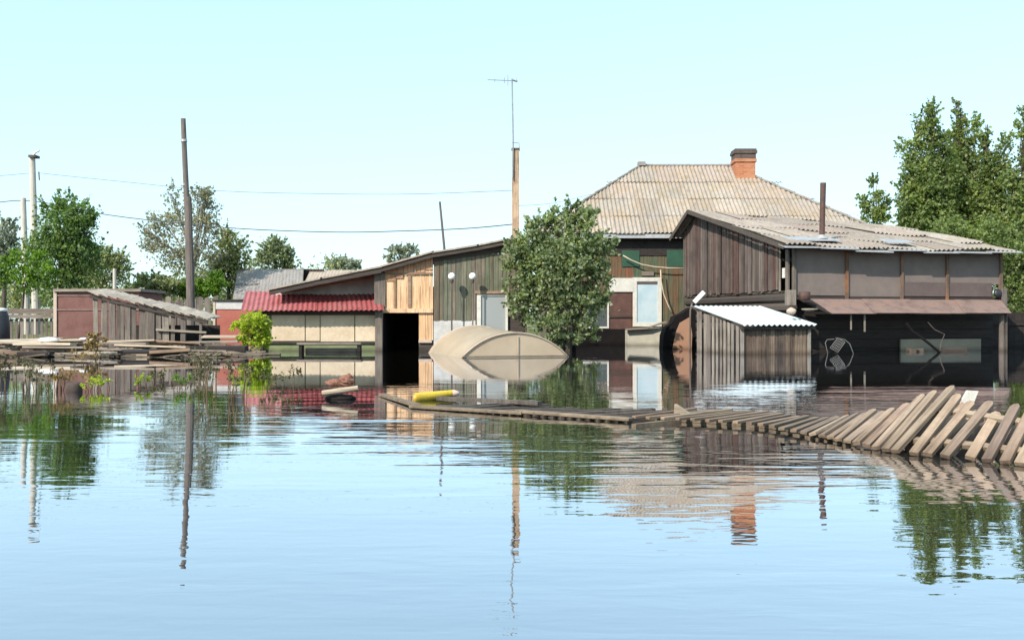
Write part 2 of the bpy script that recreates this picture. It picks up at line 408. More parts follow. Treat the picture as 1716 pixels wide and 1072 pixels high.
def boards(mb, axis, a0, a1, wd, zlo, zhi, y, th=.025, gap=.006, jit=.02, rr=None, ragged=0., lean=0., miss=0.):
    """vertical boards along x (axis 'x') at depth y, or along y (axis 'y') at x=y; zlo/zhi numbers or functions"""
    rr = rr or R; a = a0
    fl = zlo if callable(zlo) else (lambda q: zlo); fh = zhi if callable(zhi) else (lambda q: zhi)
    while a < a1 - .02:
        wdt = wd * rr.uniform(.7, 1.25); b = min(a + wdt, a1)
        if rr.random() >= miss:
            l0 = fl((a + b) / 2) + rr.uniform(-ragged, ragged * .5); off = rr.uniform(0, jit); ln = rr.uniform(-lean, lean)
            g = gap / 2; ha, hb = fh(a), fh(b)
            if axis == 'x':
                mb.hexa([(a + g, y - off - th, l0), (b - g, y - off - th, l0), (b - g, y - off, l0), (a + g, y - off, l0),
                         (a + g + ln, y - off - th, ha), (b - g + ln, y - off - th, hb), (b - g + ln, y - off, hb), (a + g + ln, y - off, ha)])
            else:
                mb.hexa([(y - off - th, a + g, l0), (y - off, a + g, l0), (y - off, b - g, l0), (y - off - th, b - g, l0),
                         (y - off - th, a + g + ln, ha), (y - off, a + g + ln, ha), (y - off, b - g + ln, hb), (y - off - th, b - g + ln, hb)])
        a = b
    return mb

# ------------------------------------------------------------------ water and ground
def water_mat():
    k = NT('flood_water')
    tc = k.n('ShaderNodeTexCoord'); sp = k.n('ShaderNodeSeparateXYZ'); k.l(tc.outputs['Object'], sp.inputs[0])
    def nz(sx, sy, detail=2, rough=.5, dist=0.):
        mp = k.n('ShaderNodeMapping'); k.l(tc.outputs['Object'], mp.inputs[0]); mp.inputs['Scale'].default_value = (sx, sy, 1)
        return k.noise(mp.outputs[0], 1, detail, rough, dist)
    a = nz(.55, 3.4, 2, .5, .6)        # long wavelets lying across the view
    b = nz(2.6, 9.0, 2, .5, .3)        # small ripples
    c = nz(.22, .5, 2)                 # where the ripples live
    # rippled belt between about 6 and 13 m out, calmer in front and behind
    belt = k.ramp(k.math('MULTIPLY', sp.outputs[1], 1 / 40), [(0.0, (.36,) * 3), (.11, (.34,) * 3), (.16, (.8,) * 3), (.22, (1,) * 3), (.34, (.25,) * 3), (.5, (.10,) * 3), (1, (.05,) * 3)])
    patch = k.ramp(c, [(.38, (.25,) * 3), (.6, (1,) * 3)])
    side = k.ramp(k.math('ADD', k.math('MULTIPLY', sp.outputs[0], 1 / 10), .5), [(.12, (.45,) * 3), (.5, (.8,) * 3), (.66, (1,) * 3)])
    amp = k.math('MULTIPLY', k.math('MULTIPLY', belt, patch), side)
    h = k.math('ADD', k.math('MULTIPLY', a, 1.0), k.math('MULTIPLY', b, .30))
    h = k.math('MULTIPLY', h, amp)
    near = k.ramp(k.math('MULTIPLY', sp.outputs[1], 1 / 40), [(.07, (1,) * 3), (.15, (.55,) * 3), (.2, (0,) * 3)])
    h = k.math('ADD', h, k.math('MULTIPLY', k.math('MULTIPLY', nz(4.5, 8.0, 2, .5, .4), near), .10))
    bp = k.n('ShaderNodeBump'); bp.inputs['Strength'].default_value = 1.0; bp.inputs['Distance'].default_value = .012
    k.l(h, bp.inputs['Height'])
    df = k.n('ShaderNodeBsdfDiffuse'); df.inputs[0].default_value = (.03, .028, .02, 1)
    gl = k.n('ShaderNodeBsdfGlossy'); gl.inputs['Roughness'].default_value = .012; gl.inputs[0].default_value = (.93, .95, 1, 1)
    fr = k.n('ShaderNodeFresnel'); fr.inputs[0].default_value = 1.33
    mx = k.n('ShaderNodeMixShader'); k.l(k.math('MINIMUM', k.math('ADD', k.math('MULTIPLY', fr.outputs[0], .75), .50), .97), mx.inputs[0])
    for q in (df.inputs['Normal'], gl.inputs['Normal'], fr.inputs['Normal']): k.l(bp.outputs[0], q)
    k.l(df.outputs[0], mx.inputs[1]); k.l(gl.outputs[0], mx.inputs[2]); k.l(mx.outputs[0], k.out.inputs[0]); return k.m
mb = MB(); mb.add([(-900, -60, 0), (900, -60, 0), (900, 900, 0), (-900, 900, 0)], [(0, 1, 2, 3)])
o = mb.build('water', water_mat()); o['kind'] = 'structure'

def ground():
    k = NT('ground_soil'); n = k.noise(k.coords(), .4, 6)
    k.bsdf(k.ramp(n, [(.35, (.07, .09, .03)), (.6, (.14, .15, .06)), (.75, (.16, .12, .08))]), .95, .1)
    mb = MB(); xs = list(np.linspace(-900, -60, 8)) + list(np.linspace(-55, 55, 56)) + list(np.linspace(60, 900, 8))
    ys = [-60, 0, 20, 30, 34, 38, 42, 44, 46, 48, 50, 53, 56, 60, 66, 75, 90, 120, 200, 400, 900]
    rr = random.Random(3)
    def z(x, y):
        f = min(1, max(0, (y - 42) / 16)); e = -1.4 + f * 1.75
        if y > 60: e += (y - 60) * .002
        return e + rr.uniform(-.05, .05)
    vs = [(x, y, z(x, y)) for y in ys for x in xs]; nx = len(xs)
    fs = [(j * nx + i, j * nx + i + 1, (j + 1) * nx + i + 1, (j + 1) * nx + i) for j in range(len(ys) - 1) for i in range(nx - 1)]
    mb.add(vs, fs); o = mb.build('ground', k.m, smooth=True); o['kind'] = 'structure'
ground()

# ------------------------------------------------------------------ main house with hipped roof
def house():
    YW, YE, YR = 40.0, 39.5, 44.3
    ze, zr = PZ(391, YE), PZ(278, YR)
    xl, xr = PX(895, YE), PX(1482, YE); rl, rrr = PX(1073, YR), PX(1222, YR)
    YB = YR + (YR - YE)
    t = thing('brick_chimney_house', 'large green-boarded house with hipped corrugated roof behind the tree and sheds', 'house', ((xl + xr) / 2, YW, 0))
    rr = random.Random(11)
    V = Vector((0, YR - YE, zr - ze)); H = V.length; W = xr - xl
    def hi(q):
        x = xl + q
        if x < rl: return H * (x - xl) / (rl - xl)
        if x > rrr: return H * (xr - x) / (xr - rrr)
        return H
    mb = MB().sheets((xl, YE, ze), (1, 0, 0), V, W, H, hi, 1.1, 1.5, .17, .028, .012, rr=rr)
    # sides and back
    Vl = Vector((rl - xl, 0, zr - ze)); D = YB - YE
    hl = lambda q: Vl.length * min(q, D - q) / (D / 2)
    mb.sheets((xl, YB, ze), (0, -1, 0), Vl, D, Vl.length, hl, 1.1, 1.5, .17, .028, .012, rr=rr, sub=4)
    Vr = Vector((-(xr - rrr), 0, zr - ze)); hr = lambda q: Vr.length * min(q, D - q) / (D / 2)
    mb.sheets((xr, YE, ze), (0, 1, 0), Vr, D, Vr.length, hr, 1.1, 1.5, .17, .028, .012, rr=rr, sub=4)
    roof = mb.build('roof', 'asbestos', t, world=True)
    m2 = MB().sheets((xr, YB, ze), (-1, 0, 0), Vector((0, -(YB - YR), zr - ze)), W, H, lambda q: hi(W - q), 1.1, 1.5, .17, .028, .012, rr=rr, sub=4)
    m2.build('rear_roof', 'asbestos', t, world=True)
    rd = MB(); rd.tube([(rl - .1, YR, zr + .02), (rrr + .1, YR, zr + .02)], .07, 8)
    for (a, b) in (((rl, YR, zr + .02), (xl, YE, ze + .05)), ((rrr, YR, zr + .02), (xr, YE, ze + .05))):
        a = Vector(a); b = Vector(b)
        for i in range(9):
            rd.tube([a.lerp(b, i / 9), a.lerp(b, (i + 1.05) / 9) + Vector((0, 0, .03))], .055, 8)
    rd.box(rl - .12, rl + .22, YR - .15, YR + .15, zr, zr + .17)
    rd.build('ridge_cap', 'slate_far', t, world=True)
    MB().beam((xl, YE + .06, ze - .1), (xr, YE + .06, ze - .1), .05, .17, (0, 0, 1)).build('eave_board', 'flash', t, world=True)
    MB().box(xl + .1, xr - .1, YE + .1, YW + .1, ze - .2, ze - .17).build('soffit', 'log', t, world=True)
    wl, wr = xl + .5, xr - .5
    mb = MB(); boards(mb, 'x', wl, wr, .19, -1.3, ze - .2, YW, .03, .008, .01, rr)
    mb.build('front_wall', 'house_board', t, world=True)
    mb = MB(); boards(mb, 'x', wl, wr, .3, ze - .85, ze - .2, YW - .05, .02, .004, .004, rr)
    mb.build('eave_shade_strip', 'dark_and_shaded_wood', t, world=True)  # shadow under the eave put into the dark colour of this strip
    MB().box(PX(1042, YW), PX(1071, YW), YW - .075, YW - .045, PZ(447, YW), PZ(420, YW)).build('green_panel', 'green_paint', t, world=True)
    MB().box(PX(1117, YW), PX(1150, YW), YW - .075, YW - .045, PZ(447, YW), PZ(419, YW)).build('green_panel', 'green_paint', t, world=True)
    mb = MB(); mb.box(wl, wl + .05, YW, YB - .5, -1.3, ze - .1); mb.box(wr - .05, wr, YW, YB - .5, -1.3, ze - .1); mb.box(wl + .05, wr - .05, YB - .55, YB - .5, -1.3, ze - .1)
    mb.build('rear_wall', 'house_board', t, world=True)
    # chimney
    cx0, cx1 = PX(1233, 43.3), PX(1266, 43.3); cz = PZ(250, 43.3)
    ch = MB(); ch.box(cx0, cx1, 43.3, 44.1, zr - 2.2, cz - .55); ch.box(cx0 - .05, cx1 + .05, 43.25, 44.15, cz - .55, cz - .42)
    c = ch.build('chimney', 'brick', t, world=True)
    cp = MB(); cp.box(cx0 - .02, cx1 + .02, 43.28, 44.12, cz - .42, cz - .18); cp.box(cx0 - .07, cx1 + .07, 43.23, 44.17, cz - .18, cz - .06)
    for (a, b, p, q) in ((cx0 - .04, cx1 + .04, 43.26, 43.4), (cx0 - .04, cx1 + .04, 44.0, 44.14), (cx0 - .04, cx0 + .1, 43.4, 44.0), (cx1 - .1, cx1 + .04, 43.4, 44.0)):
        cp.box(a, b, p, q, cz - .06, cz + .02)
    cp.build('chimney_cap', 'soot', c, world=True)
    # windows
    def win(px0, px1, py0, py1, film, fw=.09, yo=YW - .06):
        x0, x1, z1, z0 = PX(px0, YW), PX(px1, YW), PZ(py0, YW), PZ(py1, YW)
        f = MB(); f.box(x0, x0 + fw, yo - .06, yo, z0, z1); f.box(x1 - fw, x1, yo - .06, yo, z0, z1)
        f.box(x0 + fw, x1 - fw, yo - .058, yo, z1 - fw, z1); f.box(x0 + fw, x1 - fw, yo - .058, yo, z0, z0 + fw)
        wdw = MB().box(x0 + fw, x1 - fw, yo - .02, yo - .005, z0 + fw, z1 - fw).build('window', film, t, world=True)
        f.build('frame', 'white_paint', wdw, world=True)
        MB().box(x0 + fw, x1 - fw, yo - .045, yo - .025, z1 - fw - .1, z1 - fw - .02).build('top_rail', 'soot', wdw, world=True)
        return wdw
    wn = win(1060, 1108, 465, 547, 'film', .16); wn['label'] = 'tall white framed window filled with pale film'
    win(975, 1020, 505, 550, 'dark_glass', .07)
    MB().box(PX(1021, YW), PX(1058, YW), YW - .07, YW - .045, PZ(552, YW), PZ(490, YW)).build('boarded_opening', 'brownwall', t, world=True)
    MB().box(PX(1020, YW), PX(1058, YW), YW - .12, YW - .07, PZ(532, YW), PZ(529, YW)).build('batten', 'log', t, world=True)
    MB().box(PX(1020, YW), PX(1061, YW), YW - .13, YW - .05, PZ(489, YW), PZ(466, YW)).build('white_trim_panel', 'white_paint', t, world=True)
    MB().box(PX(1075, YW), PX(1095, YW), YW - .12, YW - .05, PZ(462, YW), PZ(455, YW)).build('lintel', 'gray_plank_x', t, world=True)
    mb = MB(); z = -1.3
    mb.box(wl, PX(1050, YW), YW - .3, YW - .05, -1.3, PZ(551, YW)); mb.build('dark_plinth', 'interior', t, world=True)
    mb = MB().prism([P(1052, 578 + 12, 38.6), P(1110, 578 + 12, 38.6), P(1110, 549, 38.6), P(1084, 551, 38.6), P(1052, 553, 38.6)], (0, .9, 0))
    mb.build('cream_plinth', 'cream', t, world=True)
    mb = MB(); mb.beam(P(1048, 552, 38.5), P(1088, 549, 38.5), .24, .06, (0, 0, 1)); mb.beam(P(1086, 549, 38.5), P(1116, 539, 38.5), .24, .06)
    mb.build('ledge', 'gray_plank_x', t, world=True)
    mb = MB().tube([P(a, b, 39.7) for a, b in ((1044, 428), (1058, 436), (1075, 443), (1096, 447), (1120, 449), (1150, 449))], .025, 6)
    mb.tube([P(a, b, 39.6) for a, b in ((1107, 452), (1108, 470), (1112, 492), (1120, 512), (1127, 526))], .025, 6)
    mb.build('hose', 'rope', t, world=True, smooth=True)
house()

# ------------------------------------------------------------------ tall brown board shed in front of the house (turned 16 degrees)
TH = rad(16)
def u_at(px, A):
    k = (px - 858) / F; return (A[1] * k - A[0]) / (math.cos(TH) - math.sin(TH) * k)
def big_shed():
    A = (8.35, 30.0); Lh = u_at(1680, A); rr = random.Random(21)
    t = thing('board_shed', 'tall weathered brown board shed with low corrugated roof, right of the house', 'shed', (A[0], A[1], 0), TH)
    ra, rz, ea, ez = 6.0, 4.90, -.4, 3.20
    V = Vector((0, ra - ea, rz - ez)); W = Lh + .62
    warp = lambda s, q: -.30 * (s / W) * (q / V.length) - .05 * math.sin(math.pi * s / W) + .03 * math.sin(s * 2.1 + q)
    rf = MB().sheets((-.4, ea, ez), (1, 0, 0), V, W, V.length, None, 1.12, 1.7, .17, .03, .03, warp, rr, over=.18)
    Vb = Vector((0, -1.5, .85))
    rf.sheets((-.4 + W, 7.5, 4.05), (-1, 0, 0), Vb, W, Vb.length - .03, None, 1.1, 1.6, .17, .028, .015, lambda s, q: -.30 * ((W - s) / W) * (q / Vb.length), rr)
    rf.build('roof', 'asbestos_shed', t)
    zt = lambda v: (ez + (v - ea) * (rz - ez) / (ra - ea) if v < ra else rz - (v - ra) * .57) - .12
    # verge boards and flashing
    fl = MB()
    for i in range(7):
        a = -.45 + i * (W + .05) / 7
        z = ez + warp(a + .4, 0) - .01
        fl.hexa([(a, ea - .13, z - .09), (a + W / 7 + .12, ea - .13, z - .085 + rr.uniform(-.02, .02)), (a + W / 7 + .12, ea + .25, z + .03), (a, ea + .25, z + .03),
                 (a, ea - .13, z - .065), (a + W / 7 + .12, ea - .13, z - .06), (a + W / 7 + .12, ea + .25, z + .05), (a, ea + .25, z + .05)])
    for (a, b) in ((.1, .95), (.55, 1.9), (3.6, 4.6)):
        z = ez + .15 + .0
        fl.hexa([(a, .1, z + .02), (b, .12, z + .05), (b, .75, z + .20), (a, .7, z + .19), (a, .1, z + .035), (b, .12, z + .065), (b, .75, z + .215), (a, .7, z + .205)])
    fl.build('eave_flashing', 'flash', t)
    vg = MB(); vg.beam((-.42, ea, ez - .06), (-.42, ra, rz - .04), .04, .14, (0, 0, 1)); vg.beam((-.42, ra, rz - .04), (-.42, 7.5, 3.98), .04, .14, (0, 0, 1))
    for i in range(6):
        v = -.1 + i * 1.25; vg.beam((-.4, v, zt(v) + .04), (.02, v, zt(v) + .04), .08, .1)
    vg.build('verge_board', 'log', t)
    # gable wall
    g = MB(); boards(g, 'y', .42, 7.1, .145, 1.88, zt, 0, .025, .018, .045, rr, ragged=.06)
    g.build('gable_wall', 'shed_board', t)
    MB().box(-.03, .03, .02, .16, 1.6, 3.1).build('corner_post', 'gray_plank', t)
    MB().box(-.02, .03, .22, .36, 2.25, 2.55).build('loose_white_board', 'white_paint', t)
    # lower log wall
    lg = MB()
    for i in range(10):
        z = -1.2 + i * .3; lg.tube([(.1, -.05, z + .15), (.12, 7.1, z + .15)], .155, 8)
    lg.build('log_wall', 'log', t)
    MB().box(.0, .12, .4, 7.1, 1.80, 1.87).build('sill_beam', 'log', t)
    # closed inner volume
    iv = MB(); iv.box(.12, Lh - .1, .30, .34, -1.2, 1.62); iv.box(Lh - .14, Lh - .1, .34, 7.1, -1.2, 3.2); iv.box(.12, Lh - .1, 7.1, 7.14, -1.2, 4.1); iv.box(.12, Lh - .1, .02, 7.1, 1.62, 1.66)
    iv.build('dark_rear_wall', 'dark_and_shaded_wood', t)
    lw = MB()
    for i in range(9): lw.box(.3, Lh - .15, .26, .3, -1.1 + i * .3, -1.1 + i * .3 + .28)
    lw.build('lower_plank_wall', 'dark_and_shaded_wood', t)  # near-black boards hold the shade under the canopy in their colour
    # four big panels with posts
    us = [u_at(p, A) for p in (1330, 1418, 1510, 1586, 1676)]
    for i in range(4):
        z0 = [1.72, 1.70, 2.12, 2.12][i]
        z1 = 3.16
        MB().hexa([(us[i] + .05, 0, z0), (us[i + 1] - .04, 0, z0), (us[i + 1] - .04, .02, z0), (us[i] + .05, .02, z0),
                   (us[i] + .05, 0, z1), (us[i + 1] - .04, -.0, z1), (us[i + 1] - .04, .02, z1), (us[i] + .05, .02, z1)]).build('wall_panel', 'panel_gray', t)
    for i in (2, 3):
        MB().box(us[i] + .05, us[i + 1] - (.04 if i == 2 else .35), -.03, -.004, 1.72, 2.16).build('lower_panel', 'panel_brown', t)
    for i, u in enumerate(us):
        MB().box(u - .045, u + .045, -.07, .03, 1.58, 3.14).build('panel_post', 'panel_post' if i else 'gray_plank', t)
    MB().box(us[0], us[4], -.01, .05, 1.60, 1.70).build('bottom_rail', 'log', t)
    # rusty canopy in four pieces
    cu = [.6, 2.5, 4.2, 5.9, 7.62]
    fu = [.85, 2.3, 3.9, 5.5, 7.2]
    cn = MB()
    for i in range(4):
        d = .012 * (i % 2)
        z0, z1 = 1.60 + d, 1.17 + d + rr.uniform(-.015, .015)
        a, b, c, e = cu[i] - .03, cu[i + 1] + .03, fu[i] - .03, fu[i + 1] + .03
        cn.hexa([(c, -1.0, z1), (e, -1.0, z1), (b, -.08, z0), (a, -.08, z0), (c, -1.0, z1 + .012), (e, -1.0, z1 + .012), (b, -.08, z0 + .012), (a, -.08, z0 + .012)])
    cn.build('canopy', 'rust_sheet', t)
    MB().prism([(.1, -.15, 1.66), (.6, -.15, 1.62), (.85, -1.0, 1.15), (.5, -.6, 1.35)], (0, 0, -.02)).build('canopy_corner', 'dark_and_shaded_wood', t)
    cp = MB()
    for u, zb, r in ((7.08, 1.5, .085), (7.24, 1.55, .05)):
        cp.tube([(u, -.75, -1.2), (u + .02, -.73, .5), (u, -.76, zb - .35)], [r * 1.15, r, r * .9], 9)
    cp.build('canopy_post', 'gray_plank', t)
    MB().box(7.62, 7.80, -.2, -.14, 1.3, 2.0).build('end_board', 'gray_plank', t)
    MB().sphere((7.5, -.12, 1.83), .17, 12, 8, (1, .5, .8), .12, rr).build('dark_sack', 'black', t, smooth=True)
    MB().box(u_at(1515, A), u_at(1650, A), .16, .22, -.6, .37).build('pale_wall_panel', 'pale_bluewall', t)
    # stove pipe
    pu = 1.52
    pp = MB().tube([(pu, .6, 3.3), (pu + .03, .6, 4.4), (pu + .05, .6, 5.24)], [.085, .085, .09], 14)
    pp.build('stove_pipe', 'pipe', t, smooth=False)
    MB().lathe([(.2, 0), (.13, .07), (.1, .12)], (pu, .6, 3.5), 14).build('pipe_collar', 'flash', t)
    for (px, zt_, zb_) in ((1419, 1.15, .68), (1441, 1.2, .62)):
        MB().box(u_at(px, A) - .45, u_at(px, A) - (.41 if px < 1430 else .40), -.85, -.82, zb_, zt_).build('hanging_lath', 'gray_plank', t)
big_shed()

# ------------------------------------------------------------------ small shed with pale blue roof
def small_shed():
    A = (6.45, 28.0); rr = random.Random(5)
    t = thing('lean_to_shed', 'low plank lean-to with pale blue corrugated roof against the tall brown shed', 'shed', (A[0], A[1], 0), TH)
    Lw = u_at(1354, A)
    V = Vector((0, 3.15, .60)); W = Lw + .25
    MB().sheets((-.12, -.22, .80), (1, 0, 0), V, W, V.length, None, W, 4, .17, .026, .004, None, rr).build('roof', 'blue_roof', t)
    top = lambda v: .77 + (v + .22) * .19
    b = MB(); boards(b, 'x', .0, Lw, .13, -1.2, .74, 0, .025, .01, .03, rr)
    b.build('front_wall', 'small_board', t)
    b = MB(); boards(b, 'y', .1, 2.8, .3, -1.2, lambda v: top(v) - .05, 0.04, .025, .10, .05, rr)
    b.build('side_wall', 'side_board', t)
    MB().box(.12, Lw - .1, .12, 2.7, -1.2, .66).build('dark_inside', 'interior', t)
    for u in (.0, Lw):
        MB().box(u - .05, u + .04, -.09, -.035, -1.2, .76).build('corner_post', 'side_board', t)
    MB().beam((-.1, -.14, .74), (Lw + .1, -.14, .74), .05, .07).build('front_rail', 'log', t)
small_shed()

# ------------------------------------------------------------------ long lean-to building on the left of the tree
def leanto():
    Y = 31.5; rr = random.Random(31); rt = [(455, 484), (540, 466), (640, 447), (725, 423), (800, 411), (850, 401), (885, 396)]
    t = thing('long_outbuilding', 'long outbuilding with sloping roof edge, orange boards and an open black doorway', 'outbuilding', (PX(700, Y), Y, 0))
    def zr(x):
        px = x / Y * F + 858
        for (a, b), (c, d) in zip(rt, rt[1:]):
            if px <= c: return PZ(b + (d - b) * (px - a) / (c - a), Y)
        return PZ(rt[-1][1], Y)
    rf = MB()
    for k, ((a, b), (c, d)) in enumerate(zip(rt, rt[1:])):
        p, q = P(a, b, Y), P(c, d, Y); n = max(1, int((q - p).length / .9))
        for i in range(n):
            s0 = p.lerp(q, i / n); s1 = p.lerp(q, (i + 1.04) / n); j = rr.uniform(0, .03)
            th = Vector((0, 0, -.05)); y0 = Vector((0, -.35, j)); y1 = Vector((0, 4.6, j))
            rf.hexa([s0 + y0 + th, s1 + y0 + th, s1 + y1 + th, s0 + y1 + th, s0 + y0, s1 + y0, s1 + y1, s0 + y1])
    rf.build('roof', 'slate_far2', t, world=True)
    fb = MB()
    for (a, b), (c, d) in zip(rt, rt[1:]):
        p, q = P(a, b, Y) + Vector((0, -.28, -.13)), P(c, d, Y) + Vector((0, -.28, -.13)); fb.beam(p, q, .05, .15 if a < 640 else .10, (0, 0, 1))
    fb.build('verge_board', 'log', t, world=True)
    # left gray part under the beam
    MB().prism([P(462, 487, 32.6), P(640, 450, 32.6), P(640, 540, 32.6), P(462, 540, 32.6)], (0, .08, 0)).build('gray_wall', 'white_base', t, world=True)
    MB().beam(P(470, 488, 32.3), P(640, 458, 32.3), .08, .16).build('raking_beam', 'brown_plank_x', t, world=True)
    MB().box(PX(628, Y), PX(646, Y), Y - .1, Y + .1, PZ(525, Y), PZ(458, Y)).build('upper_post', 'gray_plank', t, world=True)
    # orange boards
    b = MB(); boards(b, 'x', PX(645, Y), PX(726, Y), .24, PZ(522, Y), lambda x: zr(x) - .5 if x < PX(700, Y) else zr(x) - .42, Y, .03, .008, .008, rr)
    b.build('orange_wall', 'orange_board', t, world=True)
    b = MB(); boards(b, 'x', PX(645, Y), PX(726, Y), .3, lambda x: zr(x) - .52, lambda x: zr(x) - .12, Y - .05, .02, .008, .008, rr)
    b.build('gable_boards', 'orange_dark', t, world=True)
    tr = MB(); tr.box(PX(645, Y), PX(726, Y), Y - .09, Y - .045, PZ(460, Y), PZ(457, Y)); tr.box(PX(661, Y), PX(664, Y), Y - .085, Y - .045, PZ(516, Y), PZ(460, Y))
    tr.box(PX(684, Y), PX(689, Y), Y - .08, Y - .045, PZ(515, Y), PZ(461, Y)); tr.build('wall_batten', 'brown_plank_x', t, world=True)
    MB().box(PX(643, Y), PX(726, Y), Y - .11, Y - .05, PZ(524, Y), PZ(517, Y)).build('lintel', 'orange_board', t, world=True)
    # doorway: jambs and black room
    j = MB(); boards(j, 'x', PX(702, Y), PX(726, Y), .2, PZ(570, Y), PZ(524, Y), Y, .03, .006, .01, rr)
    j.build('door_jamb', 'orange_board', t, world=True)
    MB().box(PX(702, Y), PX(726, Y), Y - .02, Y + .05, -1.3, PZ(570, Y)).build('jamb_foot', 'log', t, world=True)
    MB().box(PX(702, Y), PX(724, Y), Y - .1, Y - .02, PZ(574, Y), PZ(569, Y)).build('door_step', 'tan_edge', t, world=True)
    MB().box(PX(632, Y), PX(644, Y), Y - .5, Y - .3, -1.3, PZ(519, Y)).build('door_post', 'gray_plank', t, world=True)
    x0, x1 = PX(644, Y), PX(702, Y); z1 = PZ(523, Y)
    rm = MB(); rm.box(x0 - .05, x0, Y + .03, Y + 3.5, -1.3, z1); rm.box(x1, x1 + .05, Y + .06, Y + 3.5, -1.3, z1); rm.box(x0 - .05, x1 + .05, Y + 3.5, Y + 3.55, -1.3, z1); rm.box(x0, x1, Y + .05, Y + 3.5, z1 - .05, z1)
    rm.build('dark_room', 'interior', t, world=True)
    # gray green boards
    b = MB(); boards(b, 'x', PX(727, Y), PX(880, Y), .15, lambda x: PZ(537, Y) if x < PX(800, Y) else PZ(492, Y), lambda x: zr(x) - .12, Y - .02, .03, .01, .03, rr, ragged=.03)
    b.build('plank_wall', 'green_board', t, world=True)
    b = MB(); b.prism([(x, Y - .1, z) for x, z in ((PX(728, Y), zr(PX(728, Y)) - .1), (PX(850, Y), zr(PX(850, Y)) - .1), (PX(850, Y), zr(PX(850, Y)) - .38), (PX(728, Y), zr(PX(728, Y)) - .30))], (0, .04, 0))
    b.build('fascia', 'log', t, world=True)
    MB().box(PX(727, Y), PX(797, Y), Y - .06, Y, PZ(578, Y), PZ(537, Y)).build('white_plinth', 'white_base', t, world=True)
    MB().box(PX(727, Y), PX(880, Y), Y + .02, Y + .1, -1.3, PZ(426, Y)).build('lower_wall', 'log', t, world=True)
    wz0, wz1 = PZ(555, Y), PZ(493, Y)
    wd = MB().box(PX(806, Y), PX(848, Y), Y - .03, Y - .01, wz0, wz1).build('window', 'gray_glass', t, world=True)
    f = MB(); f.box(PX(799, Y), PX(806, Y), Y - .08, Y, wz0, wz1 + .02); f.box(PX(847, Y), PX(851, Y), Y - .08, Y, wz0, wz1); f.box(PX(806, Y), PX(847, Y), Y - .07, Y - .03, wz1 - .05, wz1); f.build('frame', 'white_paint', wd, world=True)
    MB().box(PX(796, Y), PX(853, Y), Y - .13, Y - .03, wz1 + .02, wz1 + .10).build('hood', 'brown_plank_x', wd, world=True)
    # right end and rear
    e = MB(); e.box(PX(880, Y), PX(880, Y) + .05, Y - .02, Y + 4.4, -1.3, PZ(400, Y)); e.box(PX(470, Y), PX(880, Y), Y + 4.4, Y + 4.45, -1.3, PZ(440, Y) - .6); e.build('rear_wall', 'green_board', t, world=True)
leanto()

def porch():
    rr = random.Random(41); Y = 31.3
    t = thing('red_roof_porch', 'low cream panelled porch under a red corrugated roof beside the black doorway', 'porch', (PX(530, Y), Y, 0))
    O = Vector((PX(404, 30.8), 30.8, PZ(521, 30.8))); Bk = Vector((PX(412, 33.0), 33.0, PZ(488, 33.0)))
    V = Bk - O; W = PX(644, 30.8) - O.x
    MB().sheets(O, (1, 0, 0), V, W, V.length, None, 1.15, 2.6, .155, .017, .012, None, rr).build('roof', 'red_roof', t, world=True)
    zt, zb = PZ(528, Y), PZ(572, Y)
    for a, b in ((455, 511), (512, 536), (537, 594), (595, 634)):
        MB().box(PX(a, Y) + .012, PX(b, Y), Y - .03 - .008 * (a % 2), Y, zb + .01 * (a % 3), zt).build('wall_panel', 'beige_panel', t, world=True)
    MB().box(PX(440, Y), PX(640, Y), Y - .06, Y - .01, zt + .004, zt + .16).build('top_rail', 'log', t, world=True)
    MB().box(PX(436, Y), PX(638, Y), Y + .02, Y + .08, -1.3, zt).build('green_lower_wall', 'green_low', t, world=True)
    MB().box(PX(436, Y), PX(640, Y), Y - .05, Y + .015, zb - .06, zb - .004).build('bottom_rail', 'log', t, world=True)
    MB().box(PX(430, Y), PX(436, Y), Y, 33.0, -1.3, PZ(524, Y)).build('side_wall', 'green_low', t, world=True)
    for (a, z) in ((440, .1), (636, .1)):
        MB().box(PX(a, Y) - .05, PX(a, Y) + .05, Y - .15, Y - .06, -1.3, PZ(523, Y)).build('porch_post', 'log', t, world=True)
porch()

def bench():
    Y = 30.2
    t = thing('garden_bench', 'dark low bench half drowned in front of the cream porch panels', 'bench', (PX(553, Y), Y, 0))
    MB().box(PX(500, Y), PX(607, Y), Y - .25, Y + .2, .22, .29).build('seat', 'gray_plank_x', t, world=True, bevel=.01)
    for x in (503, 600):
        MB().box(PX(x, Y), PX(x, Y) + .09, Y - .2, Y + .15, -.3, .22).build('leg', 'dark_and_shaded_wood', t, world=True)
    MB().box(PX(512, Y), PX(598, Y), Y + .0, Y + .04, -.1, .12).build('stretcher', 'gray_plank_x', t, world=True)
bench()

